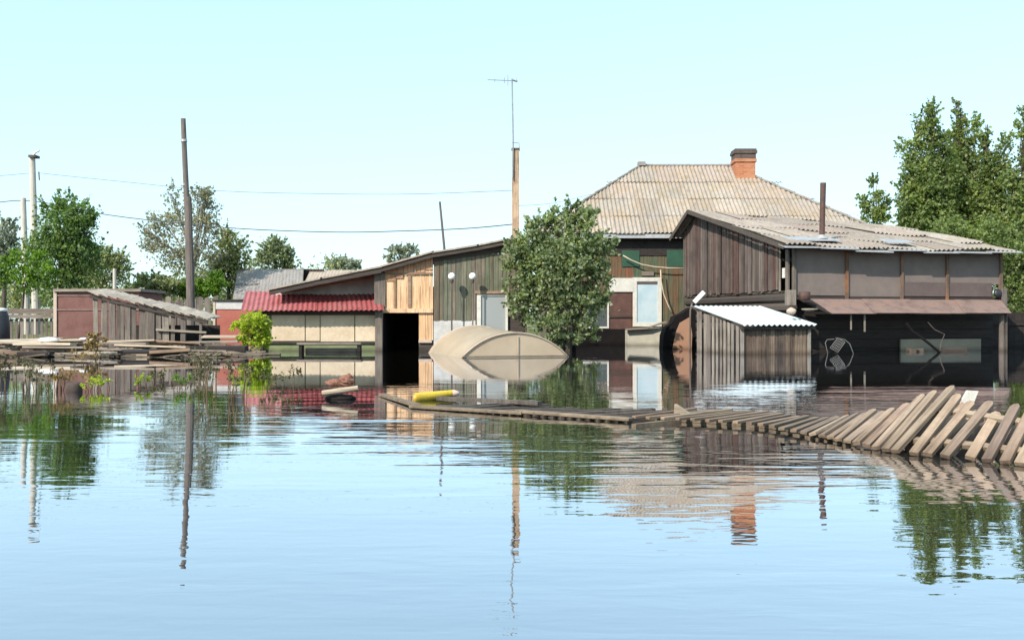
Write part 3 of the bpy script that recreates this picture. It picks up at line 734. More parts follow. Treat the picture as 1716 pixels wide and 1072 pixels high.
def greenhouse():
    A = (PX(775, 25.2), 25.2)
    t = thing('greenhouse', 'beige arched tunnel greenhouse sunk to its roof beside the leafy tree', 'greenhouse', (A[0], A[1], 0), TH)
    Wd = u_at(951, A); Ln = 4.3
    def arc(v, n=28, ex=0):
        h = .62 + .17 * v / Ln; sag = .0
        r = (Wd * Wd / 4 + h * h) / (2 * h); a = math.asin(min(1, (Wd / 2) / r)); pts = []
        for i in range(n + 1):
            q = -a * 1.25 + 2.5 * a * i / n
            pts.append(Vector((Wd / 2 + (r + ex) * math.sin(q), v, h - r + (r + ex) * math.cos(q))))
        return pts
    N = 12; vs = []; fs = []
    for j in range(N + 1):
        vs += arc(Ln * j / N, 28, .012 * math.sin(j * 2.2))
    for j in range(N):
        for i in range(28): fs.append((j * 29 + i, j * 29 + i + 1, (j + 1) * 29 + i + 1, (j + 1) * 29 + i))
    MB().add(vs, fs).build('cover', 'poly', t, smooth=True)
    for v, nm in ((.03, 'end_panel'), (Ln - .03, 'end_panel')):
        p = arc(v, 28, -.01); MB().prism(p, (0, .02, 0)).build(nm, 'poly', t)
    for j in (0, N):
        MB().tube(arc(Ln * j / N, 28, .015), .016, 6).build('arch_rib', 'tan_edge', t)
    for j in (3, 6, 9):
        MB().tube(arc(Ln * j / N, 28, -.035), .012, 6).build('arch_rib', 'tan_edge', t)
    MB().beam((Wd / 2 + .05, -.01, -.5), (Wd / 2 + .05, -.01, .56), .018, .018, (0, 1, 0)).build('centre_bar', 'tan_edge', t)
    MB().beam((.0, -.012, .03), (Wd, -.012, .03), .02, .03).build('cross_bar', 'bark_pale', t)
greenhouse()

def lamp(px, py, Y, label):
    t = thing('garden_lamp', label, 'lamp', (PX(px, Y), Y, 0), 0, 'white globe lamps')
    zc = PZ(py, Y)
    MB().tube([(0, 0, -1.2), (.0, 0, zc - .16)], .025, 8).build('pole', 'gray_plank', t)
    MB().lathe([(.05, -.2), (.06, -.12), (.04, -.1)], (0, 0, zc), 12).build('collar', 'soot', t)
    MB().sphere((0, 0, zc), .115, 20, 14).build('globe', 'globe', t, smooth=True)
lamp(757, 463, 31.0, 'left one of two white globe lamps before the gray plank wall')
lamp(792, 463, 31.0, 'right one of two white globe lamps, beside the outbuilding window')

def rust_box():
    Y = 36.0
    t = thing('metal_storage_box', 'rust brown metal storage box with pale roof edge behind the debris', 'storage box', (PX(120, Y), Y, 0))
    x0, x1, z = PX(96, Y), PX(233, Y), PZ(484, Y)
    MB().box(x0, x1, Y, Y + 2.4, -1.0, z - .12).build('body', 'rust_panel', t, world=True)
    MB().box(x0 - .12, x0 - .004, Y - .05, Y + .1, -1, z - .05).build('edge_post', 'tan_edge', t, world=True)
    MB().box(x0 - .1, x1 + .1, Y - .12, Y + 2.5, z - .1, z).build('roof', 'gray_plank_x', t, world=True)
    for pz in (494, 518):
        MB().box(x0, x1, Y - .03, Y - .003, PZ(pz + 2, Y), PZ(pz, Y)).build('rib', 'rust_sheet', t, world=True)
rust_box()

def red_box():
    Y = 36.5
    t = thing('red_cabin', 'faded red metal cabin with dark flat top behind the yellow green shrub', 'cabin', (PX(385, Y), Y, 0))
    x0, x1, z = PX(360, Y), PX(425, Y), PZ(502, Y)
    MB().box(x0, x1, Y, Y + 2, -1.2, z - .05).build('body', 'red_panel', t, world=True)
    MB().box(x0 - .08, x1 + .1, Y - .1, Y + 2.1, z - .046, z).build('roof', 'log', t, world=True)
    MB().box(x0 - .05, x0 + .03, Y - .05, Y - .003, -1.2, z - .05).build('edge_trim', 'tan_edge', t, world=True)
    MB().box(x0 + .03, x1, Y - .03, Y - .003, z - .35, z - .06).build('top_band', 'white_base', t, world=True)
red_box()

def collapsed():
    rr = random.Random(51); Y = 33.0
    t = thing('collapsed_shed', 'collapsed gray plank shed whose roof slants down to the right', 'shed', (PX(250, Y), Y, 0))
    a, b = P(153, 491, Y), P(350, 535, Y); W = (b - a).length; U = (b - a)
    Vv = Vector((.12, 2.4, .16))
    rf = MB(); d = U.normalized(); n_ = 13
    for row in range(2):
        for q in range(n_):
            f0 = q / n_; p0 = a.lerp(b, f0) + Vector((rr.uniform(-.03, .03), -.25 + row * .66, row * .05 + rr.uniform(0, .04)))
            p1 = a.lerp(b, f0 + 1.12 / n_) + Vector((0, -.25 + row * .66, row * .05 + rr.uniform(-.03, .03)))
            p0.z += .03; e = Vector((rr.uniform(-.03, .03), .8, .06 + rr.uniform(-.02, .02))); th = Vector((0, 0, .028))
            rf.hexa([p0, p1, p1 + e, p0 + e, p0 + th, p1 + th, p1 + e + th, p0 + e + th])
    rf.build('roof', 'pale_roof', t, world=True)
    fr = MB().beam(a + Vector((0, -.1, -.1)), b + Vector((0, -.1, -.1)), .08, .12, (0, 0, 1)); fr.build('roof_beam', 'log', t, world=True)
    zt = lambda x: a.z + (b.z - a.z) * (x - a.x) / (b.x - a.x) - .16
    g = MB(); boards(g, 'x', a.x + .1, b.x - .9, .20, -1.0, zt, Y, .025, .03, .08, rr, ragged=.0, lean=.05, miss=.03)
    g.build('plank_wall', 'gray_plank', t, world=True)
    MB().box(a.x + .2, b.x - .2, Y + 1.9, Y + 1.95, -1, .8).build('rear_wall', 'dark_and_shaded_wood', t, world=True)
    for px, w_ in ((307, .16), (336, .08), (190, .1)):
        MB().beam((PX(px, Y), Y - .06, -1.0), (PX(px, Y) + .03, Y - .04, zt(PX(px, Y))), w_, .1, (0, 1, 0)).build('post', 'pole_wood', t, world=True)
    MB().beam(P(262, 552, Y - .1), P(346, 557, Y - .1), .1, .07).build('lower_rail', 'gray_plank_x', t, world=True)
collapsed()

def picket_fence(name, label, px0, px1, pytop, Y, wd, gap, rails, mat='gray_plank', rz=0, seed=1, zb=-1):
    rr = random.Random(seed)
    t = thing(name, label, 'fence', (PX((px0 + px1) / 2, Y), Y, 0))
    x0, x1 = PX(px0, Y), PX(px1, Y); mb = MB(); x = x0
    while x < x1:
        h = PZ(pytop, Y) + rr.uniform(-.12, .12); ww = wd * rr.uniform(.8, 1.15); ln = rr.uniform(-.03, .03)
        mb.prism([(x, Y, zb), (x + ww, Y, zb), (x + ww + ln, Y, h - .06), (x + ww / 2 + ln, Y, h), (x + ln, Y, h - .05)], (0, .025, 0))
        x += ww + gap * rr.uniform(.3, 1.8)
    mb.build('picket_row', mat, t, world=True)
    for pz in rails:
        MB().box(x0, x1, Y + .03, Y + .08, PZ(pz + 3, Y), PZ(pz, Y)).build('rail', 'gray_plank_x', t, world=True)
    xp = x0
    while xp < x1 + .1:
        MB().box(xp - .06, xp + .06, Y + .085, Y + .2, zb, PZ(pytop, Y)).build('post', mat, t, world=True); xp += max(1.6, (x1 - x0) / 2)
    return t
picket_fence('plank_fence', 'gray plank fence behind the collapsed shed, below the pale willow', 232, 362, 500, 43, .24, .05, (505, 525), seed=2)
def low_fence():
    Y = 38.0; t = thing('board_fence', 'low gray board fence left of the rust brown storage box', 'fence', (PX(50, Y), Y, 0)); rr = random.Random(4)
    MB().box(PX(-40, Y), PX(92, Y), Y - .03, Y, PZ(526, Y), PZ(517, Y)).build('top_board', 'gray_plank_x', t, world=True)
    MB().box(PX(-40, Y), PX(92, Y), Y - .12, Y + .02, PZ(533, Y), PZ(527, Y)).build('rail', 'gray_plank_x', t, world=True)
    m = MB(); boards(m, 'x', PX(-40, Y), PX(92, Y), .22, -1, PZ(534, Y), Y + .05, .025, .09, .02, rr); m.build('plank_row', 'gray_plank', t, world=True)
low_fence()

def far_house(name, label, px0, px1, ytop, yeave, Y, mat, skew=0, wallmat='log'):
    t = thing(name, label, 'house', (PX((px0 + px1) / 2, Y), Y, 0)); rr = random.Random(px0)
    xa, xb = PX(px0, Y), PX(px1, Y); ze, zt = PZ(yeave, Y), PZ(ytop, Y + 3)
    V = Vector((skew, 3, zt - ze))
    MB().sheets((xa, Y, ze), (1, 0, 0), V, xb - xa, V.length, None, 1.1, 1.8, .17, .009, .02, None, rr, sub=4).build('roof', mat, t, world=True)
    V2 = Vector((-skew, -3, zt - ze))
    MB().sheets((xb, Y + 6, ze), (-1, 0, 0), V2, xb - xa, V2.length, None, 1.1, 1.8, .17, .009, .02, None, rr, sub=4).build('rear_roof', mat, t, world=True)
    MB().prism([(xa + .3, Y + .3, 0), (xa + .3, Y + 5.7, 0), (xa + .3, Y + 5.7, ze), (xa + .3, Y + 3, zt - .08), (xa + .3, Y + .3, ze)], (xb - xa - 1.3, 0, 0)).build('wall', wallmat, t, world=True)
far_house('far_house', 'distant house with plain gray slate roof above the red porch', 390, 506, 451, 501, 50, 'slate_far', -.55)
far_house('far_house', 'distant house with pale beige roof between the gray roof and the long outbuilding', 500, 650, 453, 497, 50.3, 'slate_far2')

# ------------------------------------------------------------------ poles, wires, antenna
def pole(name, label, cat, pts, Y, r0, r1, mat, extra=None):
    b = P(pts[0][0], pts[0][1], Y)
    t = thing(name, label, cat, (b.x, Y, 0)); n = len(pts)
    MB().tube([P(a, c, Y) for a, c in pts], [r0 + (r1 - r0) * i / (n - 1) for i in range(n)], 12).build('shaft', mat, t, world=True)
    return t
t = pole('utility_pole', 'tall dark wooden utility pole beside the pale willow', 'utility pole', [(318, 600), (317, 480), (314, 360), (309, 250), (307, 199)], 41.7, .13, .10, 'pole_wood')
MB().tube([P(322, 600, 41.5), P(319, 450, 41.5), (P(316, 330, 41.5))], [.17, .15, .12], 10).build('stub', 'pole_wood', t, world=True)
for y in (234, 308): MB().tube([P(308, y, 41.7), P(308.4, y + 4, 41.7)], .135, 10).build('band', 'flash', t, world=True)
t = pole('utility_pole', 'tall pale concrete pole with cap at the left edge of the picture', 'utility pole', [(61, 560), (58, 420), (54, 262)], 46, .19, .13, 'concrete')
MB().box(P(48, 266, 45.8).x, P(60, 266, 45.8).x, 45.75, 46.2, PZ(265, 46), PZ(261, 46)).build('cap', 'soot', t, world=True)
MB().tube([P(54, 262, 46), P(60, 255, 46), P(66, 252, 46)], .05, 6).build('lamp_arm', 'white_plastic', t, world=True)
MB().tube([P(65, 288, 46), P(66, 302, 46)], .03, 6).build('insulator', 'soot', t, world=True)
pole('utility_pole', 'shorter pale concrete pole just left of the tall one', 'utility pole', [(45, 560), (42, 440), (39, 332)], 48, .17, .12, 'concrete')
pole('leaning_pole', 'thin leaning gray pole beyond the outbuilding roof', 'pole', [(748, 460), (744, 410), (737, 338)], 47, .07, .05, 'pole_wood')
pole('far_post', 'short pale post among the distant trees, left of the willow', 'post', [(192, 510), (192, 450)], 55, .1, .09, 'concrete')
Yp = 37.0
t = thing('antenna_post', 'stained tan timber post with thin aerial mast, left of the leafy tree', 'antenna post', (PX(864, Yp), Yp, 0))
MB().box(PX(858, Yp), PX(870, Yp), Yp - .13, Yp + .13, -1.3, PZ(252, Yp)).build('timber', 'post_tan', t, world=True)
MB().box(PX(857, Yp), PX(871, Yp), Yp - .15, Yp + .15, PZ(252, Yp) + .002, PZ(249, Yp)).build('cap', 'soot', t, world=True)
m = MB().tube([P(859, 300, Yp - .2), P(860, 240, Yp - .2), P(858, 132, Yp - .2)], .028, 6); m.build('mast', 'metal', t, world=True)
m = MB().tube([P(817, 134, Yp - .2), P(868, 136, Yp - .2)], .015, 5); m.tube([P(858, 239, Yp - .2), P(870, 240, Yp - .2), P(870, 248, Yp - .2)], .015, 5)
for x, h in ((851, 9), (845, 5), (865, 3), (829, 3)): m.tube([P(x, 135 - h, Yp - .2), P(x, 135 + h, Yp - .2)], .013, 5)
m.tube([P(858, 134, Yp - .5), P(866, 137, Yp + .1)], .03, 5)
m.build('antenna', 'metal', t, world=True)

def wire(label, pts, r=.018):
    # smooth polyline through pixel/distance points
    ps = [P(*p) for p in pts]; out = []
    for i in range(len(ps) - 1):
        p0 = ps[max(i - 1, 0)]; p1 = ps[i]; p2 = ps[i + 1]; p3 = ps[min(i + 2, len(ps) - 1)]
        for k in range(6):
            t = k / 6
            out.append(.5 * ((2 * p1) + (p2 - p0) * t + (2 * p0 - 5 * p1 + 4 * p2 - p3) * t * t + (3 * p1 - p0 - 3 * p2 + p3) * t ** 3))
    out.append(ps[-1])
    solo('power_line', MB().tube(out, r, 5), 'wire', label, 'wire', ps[0])
wire('upper thin wire running from the tall concrete pole past the wooden pole', [(65, 290, 46), (200, 304, 45), (370, 320, 44), (560, 325, 42), (700, 325, 40), (864, 319, 37)], .010)
wire('lower dark wire sagging from the left to the timber post', [(-60, 350, 50), (40, 336, 48), (160, 357, 47), (260, 370, 46), (400, 383, 45), (560, 389, 43), (680, 387, 41), (780, 383, 39), (859, 376, 37)], .022)
wire('faint wire leaving the left picture edge at the top of the concrete pole', [(-60, 300, 50), (54, 290, 46)], .010)
wire('thin wire from the timber post to the house roof', [(866, 345, 37), (930, 340, 40), (1005, 322, 44)], .008)

# ------------------------------------------------------------------ trees
def leaves(blobs, n, size, seed, cl=30, spread=.28, aspect=1.5, shell=2.4):
    rg = np.random.default_rng(seed); vol = np.array([b[3] * b[4] * b[5] for b in blobs]); vol = vol ** .75; vol = vol / vol.sum()
    ncl = max(3, n // cl); bi = rg.choice(len(blobs), ncl, p=vol); B = np.array([b[:6] for b in blobs])[bi]
    d = rg.normal(size=(ncl, 3)); d /= np.linalg.norm(d, axis=1)[:, None]; r = rg.random(ncl) ** (1 / shell)
    cc = B[:, :3] + d * B[:, 3:6] * r[:, None]
    spr = rg.random(ncl) < .38                     # twigs: clumps drawn out into shoots that reach past the crown
    d[:, 2] = np.where(spr, np.abs(d[:, 2]) * .9 + .12, d[:, 2]); dn = d / np.linalg.norm(d, axis=1)[:, None]
    rad_ = np.cbrt(B[:, 3] * B[:, 4] * B[:, 5]) * spread * rg.uniform(.6, 1.3, ncl)
    ci = np.repeat(np.arange(ncl), cl); N = len(ci)
    pos = cc[ci] + rg.normal(size=(N, 3)) * rad_[ci][:, None] * np.array([.62, .62, .5])
    tt = rg.random(N); sp_ = spr[ci]; BR = B[ci]
    shoot = BR[:, :3] + dn[ci] * BR[:, 3:6] * (.55 + tt * rg.uniform(.40, 1.0, ncl)[ci])[:, None] + rg.normal(size=(N, 3)) * (rad_[ci] * .26 * (1.25 - tt))[:, None]
    pos = np.where(sp_[:, None], shoot, pos)
    s = size * rg.uniform(.55, 1.35, N)
    nrm = rg.normal(size=(N, 3)) + np.array([0, 0, .6]); nrm /= np.linalg.norm(nrm, axis=1)[:, None]
    a = np.cross(nrm, rg.normal(size=(N, 3))); a /= np.linalg.norm(a, axis=1)[:, None]; b = np.cross(nrm, a)
    q = np.empty((N, 4, 3)); h = (s * .5)[:, None]; wv = (s * .5 / aspect)[:, None]
    q[:, 0] = pos - a * h; q[:, 1] = pos + b * wv - a * h * .1; q[:, 2] = pos + a * h - nrm * h * .25; q[:, 3] = pos - b * wv - a * h * .1
    return q.reshape(-1, 3), N
def leafmesh(name, q, N, mat, parent, root):
    q = q - np.array(root); me = bpy.data.meshes.new(name); me.vertices.add(N * 4); me.vertices.foreach_set('co', q.astype(np.float32).ravel())
    me.loops.add(N * 4); me.loops.foreach_set('vertex_index', np.arange(N * 4, dtype=np.int32))
    me.polygons.add(N); me.polygons.foreach_set('loop_start', np.arange(0, N * 4, 4, dtype=np.int32))
    me.update(calc_edges=True); me.validate(); me.materials.append(mat)
    o = bpy.data.objects.new(name, me); col.objects.link(o); o.parent = parent; return o
def tree(name, label, cat, bx, Y, blobs, n, size, mat, tr=.12, bark='bark', group=None, seed=1, depth=1.0, zb=0.0, cl=30, spread=.28, shell=2.4, lean=0, forks=None):
    """blobs: (px, py, rx px, ry px[, dY]) at distance Y"""
    k = Y / F; root = Vector((PX(bx, Y), Y, zb)); rg = random.Random(seed)
    t = thing(name, label, cat, root, 0, group); W = []
    for b in blobs:
        dy = b[4] if len(b) > 4 else rg.uniform(-.4, .4) * b[2] * k * depth
        c = P(b[0], b[1], Y); W.append((c.x, Y + dy, c.z, b[2] * k, b[2] * k * depth, b[3] * k))
    q, N = leaves(W, n, size, seed, cl, spread, shell=shell)
    low = min(w[2] - w[5] for w in W); mid = sorted(W, key=lambda w: w[2])
    top = max(W, key=lambda w: w[2]); hz = max(low, zb + .3)
    tb = MB(); fork = Vector((root.x + (top[0] - root.x) * .35, Y, max(hz + (top[2] - hz) * .2, zb + .4)))
    tb.tube([root + Vector((0, 0, -1.3)), root + Vector((0, 0, .0)), root.lerp(fork, .6) + Vector((rg.uniform(-.1, .1), 0, 0)), fork], [tr * 1.3, tr * 1.05, tr * .85, tr * .7], 9)
    for w_ in W:
        e = Vector((w_[0], w_[1], w_[2] + w_[5] * .1)); m1 = fork.lerp(e, .45) + Vector((rg.uniform(-.1, .1), rg.uniform(-.1, .1), .1)) * w_[3]
        tb.tube([fork, m1, e], [tr * .5, tr * .22, tr * .05], 6)
        for s_ in range(5):
            d = Vector((rg.uniform(-1, 1), rg.uniform(-1, 1), rg.uniform(-.1, 1)));
            st = m1.lerp(e, rg.random()); en = Vector((w_[0] + d.x * w_[3] * .75, w_[1] + d.y * w_[4] * .75, w_[2] + d.z * w_[5] * .7))
            tb.tube([st, st.lerp(en, .5) + Vector((0, 0, .05)), en], [tr * .22, tr * .14, tr * .05], 5)
    tb.build('trunk', bark, t, world=True)
    leafmesh('crown', q, N, mat, t, root)
    return t

# the big leafy tree in the middle
tree('leafy_tree', 'big leafy green tree standing in the water before the hipped roof house', 'tree', 952, 30.6,
     [(945, 450, 50, 52), (905, 430, 38, 38), (980, 420, 36, 40), (945, 378, 28, 34), (905, 385, 26, 28), (978, 372, 24, 26), (1008, 430, 22, 32), (872, 455, 30, 34), (1000, 472, 26, 34), (885, 410, 24, 24),
      (925, 500, 50, 40), (980, 515, 34, 32), (882, 515, 32, 30), (935, 545, 40, 22), (862, 420, 16, 22), (1020, 408, 18, 10), (952, 350, 12, 14), (862, 490, 20, 26), (945, 570, 34, 14), (985, 555, 24, 18), (1010, 500, 14, 20), (925, 350, 8, 10), (965, 345, 8, 12)],
     20000, .125, L['center'], .11, seed=3, depth=.85, cl=22, spread=.30)
# left group
tree('broadleaf_tree', 'dark green round tree right of the two concrete poles', 'tree', 108, 44,
     [(100, 385, 48, 45), (80, 430, 45, 42), (128, 440, 38, 45), (118, 360, 34, 34), (150, 380, 16, 30), (90, 350, 24, 26), (135, 400, 26, 40), (95, 475, 42, 25), (148, 355, 10, 18)],
     14000, .14, L['dark'], .16, seed=5, zb=.2)
tree('bright_shrub', 'bright green leafy bush at the far left beneath the dark tree', 'shrub', 30, 41,
     [(20, 450, 30, 26), (60, 440, 30, 18), (-10, 470, 26, 24), (40, 475, 26, 20), (75, 460, 26, 20)], 4500, .12, L['bright'], .06, seed=6, zb=.2)
tree('gray_tree', 'gray green tree at the left edge behind the short concrete pole', 'tree', 5, 60,
     [(5, 410, 30, 42), (25, 430, 20, 40), (-25, 420, 30, 45), (15, 385, 14, 20)], 6000, .17, L['fargray'], .15, seed=7, zb=.3)
tree('olive_tree', 'hazy olive tree between the dark round tree and the willow', 'tree', 170, 62,
     [(165, 450, 32, 35), (195, 455, 22, 40), (140, 460, 26, 30), (180, 430, 18, 18), (205, 440, 9, 20)], 7000, .16, L['olive'], .15, seed=8, zb=.3)
tree('willow_tree', 'sparse silvery willow behind the dark wooden pole', 'tree', 312, 50,
     [(290, 330, 16, 22), (335, 335, 24, 26), (350, 350, 20, 30), (270, 375, 26, 26), (255, 400, 22, 26), (315, 380, 36, 36), (355, 395, 18, 30), (280, 425, 34, 26), (320, 440, 44, 34), (350, 370, 12, 24), (300, 355, 16, 20), (240, 385, 8, 16), (345, 325, 14, 14)],
     7500, .13, L['silver'], .15, 'bark_pale', seed=9, zb=.2, cl=16, spread=.34)
tree('slender_tree', 'green tree immediately right of the willow', 'tree', 383, 53,
     [(385, 420, 26, 36), (372, 450, 26, 30), (400, 445, 18, 34), (382, 395, 12, 22), (398, 475, 24, 22), (360, 470, 20, 24)], 7000, .15, L['olive'], .13, seed=10, zb=.3)
tree('round_tree', 'small green tree above the distant gray roof', 'tree', 462, 62,
     [(460, 428, 24, 26), (478, 435, 18, 22), (440, 438, 14, 18), (465, 410, 11, 11), (492, 442, 8, 10)], 6000, .16, L['far'], .13, seed=12, zb=.3)
tree('far_tree', 'low far tree dome above the pale beige roof', 'tree', 575, 95, [(577, 445, 26, 15), (556, 448, 12, 8), (597, 448, 9, 8)], 3500, .22, L['fargray'], .15, seed=13, zb=.3)
tree('far_tree', 'far tree showing just over the outbuilding roof', 'tree', 670, 85, [(668, 425, 20, 14), (690, 422, 13, 12), (650, 432, 9, 9), (672, 450, 25, 15)], 4000, .2, L['fargray'], .15, seed=14, zb=.3)
tree('meadow_shrub', 'yellow green bush behind the gray plank fence, left half', 'shrub', 265, 47, [(250, 475, 26, 18), (280, 480, 28, 18), (235, 480, 12, 15)], 5000, .13, L['olive'], .05, seed=15, zb=.2)
tree('meadow_shrub', 'yellow green bush behind the gray plank fence, right half', 'shrub', 340, 47.5, [(335, 485, 30, 14), (362, 480, 16, 24), (305, 488, 16, 12)], 4500, .13, L['bright'], .05, seed=16, zb=.2)
# right side poplars
def poplar(label, bx, Y, cols, n, seed):
    bl = []
    for (px, top, bot, w_) in cols:
        m = max(2, int((bot - top) / (w_ * 1.5)))
        for i in range(m):
            f = (i + .5) / m; bl.append((px + math.sin(i * 2.1 + px) * w_ * .3, top + (bot - top) * f, w_ * (.6 + .6 * min(1, f * 2.5)), (bot - top) / m * .8))
    return tree('poplar_tree', label, 'tree', bx, Y, bl, n, .17, L['poplar'], .2, seed=seed, depth=1.0, zb=-.4, cl=22, spread=.40, shell=2.0, group='poplars behind the board shed')
poplar('big poplar with a notched top behind the right end of the board shed', 1560, 52, [(1562, 178, 400, 20), (1536, 200, 420, 24), (1522, 270, 430, 18), (1583, 225, 430, 24), (1545, 300, 470, 34)], 26000, 21)
poplar('spire topped poplar, tallest in the middle of the right hand trees', 1610, 54, [(1607, 168, 300, 11), (1608, 220, 430, 24), (1630, 200, 430, 20), (1590, 290, 470, 28)], 22000, 22)
poplar('ragged poplar with gaps right of the spire topped one', 1655, 53, [(1654, 205, 300, 11), (1655, 270, 470, 28), (1680, 235, 480, 22), (1640, 310, 480, 26)], 22000, 23)
poplar('poplar cut by the right edge of the picture', 1718, 51, [(1716, 178, 420, 16), (1740, 200, 580, 34), (1702, 280, 580, 26)], 22000, 24)
tree('broadleaf_tree', 'low dark green tree filling the right edge below the poplars', 'tree', 1700, 45, [(1690, 450, 30, 50), (1715, 480, 34, 60), (1740, 440, 34, 70), (1650, 400, 34, 30), (1600, 390, 34, 24), (1700, 540, 26, 40), (1735, 550, 26, 40)], 14000, .14, L['poplar'], .16, seed=25, zb=-.4)
tree('small_poplar', 'small lone poplar rising above the board shed roof', 'tree', 1466, 56, [(1465, 310, 10, 20), (1470, 340, 16, 22), (1447, 345, 12, 18), (1484, 350, 10, 20), (1463, 375, 24, 26), (1463, 410, 24, 22)], 4500, .16, L['poplar'], .12, seed=26, zb=-.2)

def woods():
    rg = random.Random(8); bl = []
    for i in range(70):
        px = -700 + i * 45 + rg.uniform(-15, 15); Y = rg.uniform(95, 130); h = rg.uniform(3.5, 6.0) if px < 330 else rg.uniform(2.5, 4.2)
        bl.append((PX(px, Y), Y, h * .5 + .2, rg.uniform(2.2, 4), 3, h * .55))
    q, N = leaves(bl, 42000, .36, 77, 30, .3)
    o = leafmesh('distant_woods', q, N, L['far'], None, (0, 0, 0)); tag(o, 'low distant belt of woods along the horizon behind the village', 'woods', kind='stuff')
woods()
def hedgerow():
    rg = random.Random(18); bl = []
    for i in range(42):
        px = -420 + i * 24 + rg.uniform(-10, 10); Y = rg.uniform(62, 74); h = (540 - rg.uniform(440, 480)) * Y / F + .9
        bl.append((PX(px, Y), Y, h * .5 + .1, rg.uniform(1.0, 1.8), 1.5, h * .52))
    q, N = leaves(bl, 34000, .22, 78, 26, .3)
    o = leafmesh('hedgerow', q, N, L['olive'], None, (0, 0, 0)); tag(o, 'olive green hedgerow scrub behind the left hand fences and trees', 'hedgerow', kind='stuff')
hedgerow()

# yellow green shrub by the porch and dry plants
tree('yellow_shrub', 'bright yellow green shrub at the left end of the red roofed porch', 'shrub', 415, 29.5,
     [(425, 540, 22, 16), (440, 553, 16, 15), (412, 552, 14, 12), (430, 570, 22, 12), (395, 548, 9, 9), (405, 572, 9, 10)], 2600, .10, L['yellow'], .035, seed=31, cl=20, spread=.34)
tree('dry_plant', 'small half dry plant growing through the floating boards', 'plant', 158, 25.5, [(160, 566, 12, 9), (155, 580, 14, 8), (168, 573, 10, 10)], 500, .075, L['dry'], .015, seed=32, cl=14, spread=.4)

def weed(label, px, py, h, n, mat, spread=8, seed=0, grp='weeds standing out of the water'):
    w0 = WT(px, py); rg = random.Random(seed + px); k = w0.y / F
    t = thing('water_weed', label, 'weed', w0, 0, grp); sm = MB(); bl = []; n = int(n * 1.7)
    for i in range(n):
        x = rg.uniform(-spread, spread) * k; y = rg.uniform(-.3, .3); hh = h * k * rg.uniform(.5, 1.1); b = Vector((w0.x + x, w0.y + y, -.15)); e = b + Vector((rg.uniform(-.25, .25) * hh, rg.uniform(-.1, .1), hh + .15))
        m_ = b.lerp(e, .55) + Vector((rg.uniform(-.03, .03), 0, 0))
        sm.tube([b, m_, e], [.006, .005, .003], 5); bl.append((e.x, e.y, e.z * .8, .04 + spread * k * .12, .05, hh * .35))
    sm.build('stem', 'stem', t, world=True)
    q, N = leaves(bl, n * 22, .045, seed + px, 8, .5, aspect=2.2); leafmesh('foliage', q, N, mat, t, w0)
WD = [(18, 655, 55, 9, 'weed', 16, 'leftmost tangle of dead weeds on the water'), (60, 656, 50, 8, 'weed', 14, 'dead weed clump left of the dark stump'), (97, 655, 40, 7, 'dry', 10, 'brown weed clump touching the dark stump'),
      (158, 654, 22, 7, 'yellow', 9, 'small yellow green weed just right of the dark stump'), (236, 650, 22, 4, 'yellow', 4, 'thin yellow green sprig on open water before the collapsed shed'),
      (298, 652, 24, 5, 'bright', 8, 'small green weed left of the pole reflection'), (258, 640, 18, 6, 'weed', 12, 'low brown weeds below the collapsed shed'), (350, 660, 60, 8, 'weed', 9, 'tall dry weed clump right of the pole reflection'),
      (400, 668, 60, 8, 'weed', 8, 'tall brown weed clump before the yellow shrub'), (460, 650, 28, 5, 'weed', 6, 'dark weed tuft before the porch, left of a pair'), (488, 650, 30, 4, 'weed', 5, 'dark weed tuft before the porch, right of a pair'),
      (140, 612, 22, 8, 'dry', 26, 'rusty brown weeds at the edge of the floating boards'), (330, 625, 34, 7, 'weed', 10, 'gray weed clump under the collapsed shed end')]
for (px, py, h, n, mt, sp, lb) in WD: weed(lb, px, py, h, n, L[mt], sp, 5)

p = WT(124, 656)
t_ = MB().lathe([(.10, -.3), (.105, .0), (.10, .08), (.085, .115), (.04, .12)], (p.x, p.y, 0), 14)
solo('tree_stump', t_, 'soot', 'dark round stump poking out of the water among dead weeds', 'stump', p, smooth=True)

# ------------------------------------------------------------------ floating boards on the left
def plank(px, py, ln, wd, th, rz, tilt, z, mat, label, Y=None):
    Y = Y or CH * F / (py - HY)
    x = PX(px, Y); t = MB().box(-ln / 2, ln / 2, -wd / 2, wd / 2, -th / 2, th / 2)
    o = t.build('loose_board', mat, None, bevel=.006); o.location = (x, Y, z); o.rotation_euler = (R.uniform(-.15, .15), tilt, rz)
    tag(o, label, 'board', 'boards washed up by the collapsed shed'); return o
def debris_mat():
    rr = random.Random(88); mb = MB()
    for i in range(900):
        px = rr.uniform(-60, 425); Y_ = rr.uniform(25.6, 31.5); hz = .05 + .30 * min(1, max(0, (Y_ - 25.6) / 3)) * (.55 + .45 * math.sin(px * .05 + 1)) * (1 if px < 370 else .4)
        c = Vector((PX(px, Y_), Y_, rr.uniform(-.04, hz))); ln = rr.uniform(.1, .8); a = rr.uniform(-.5, .5)
        d = Vector((math.cos(a), math.sin(a), rr.uniform(-.18, .18))) * ln / 2
        mb.beam(c - d, c + d, rr.uniform(.04, .16), rr.uniform(.015, .06))
    o = solo('flood_debris', mb, 'debris', 'mat of broken laths, bark and sticks under the washed up boards', 'debris', (PX(180, 28), 28, 0)); o['kind'] = 'stuff'
M['debris'] = wood('debris', [(.2, .15, .11), (.34, .29, .23), (.12, .09, .07), (.45, .38, .3), (.25, .17, .12)], 'x', dirt_amt=.4)
debris_mat()
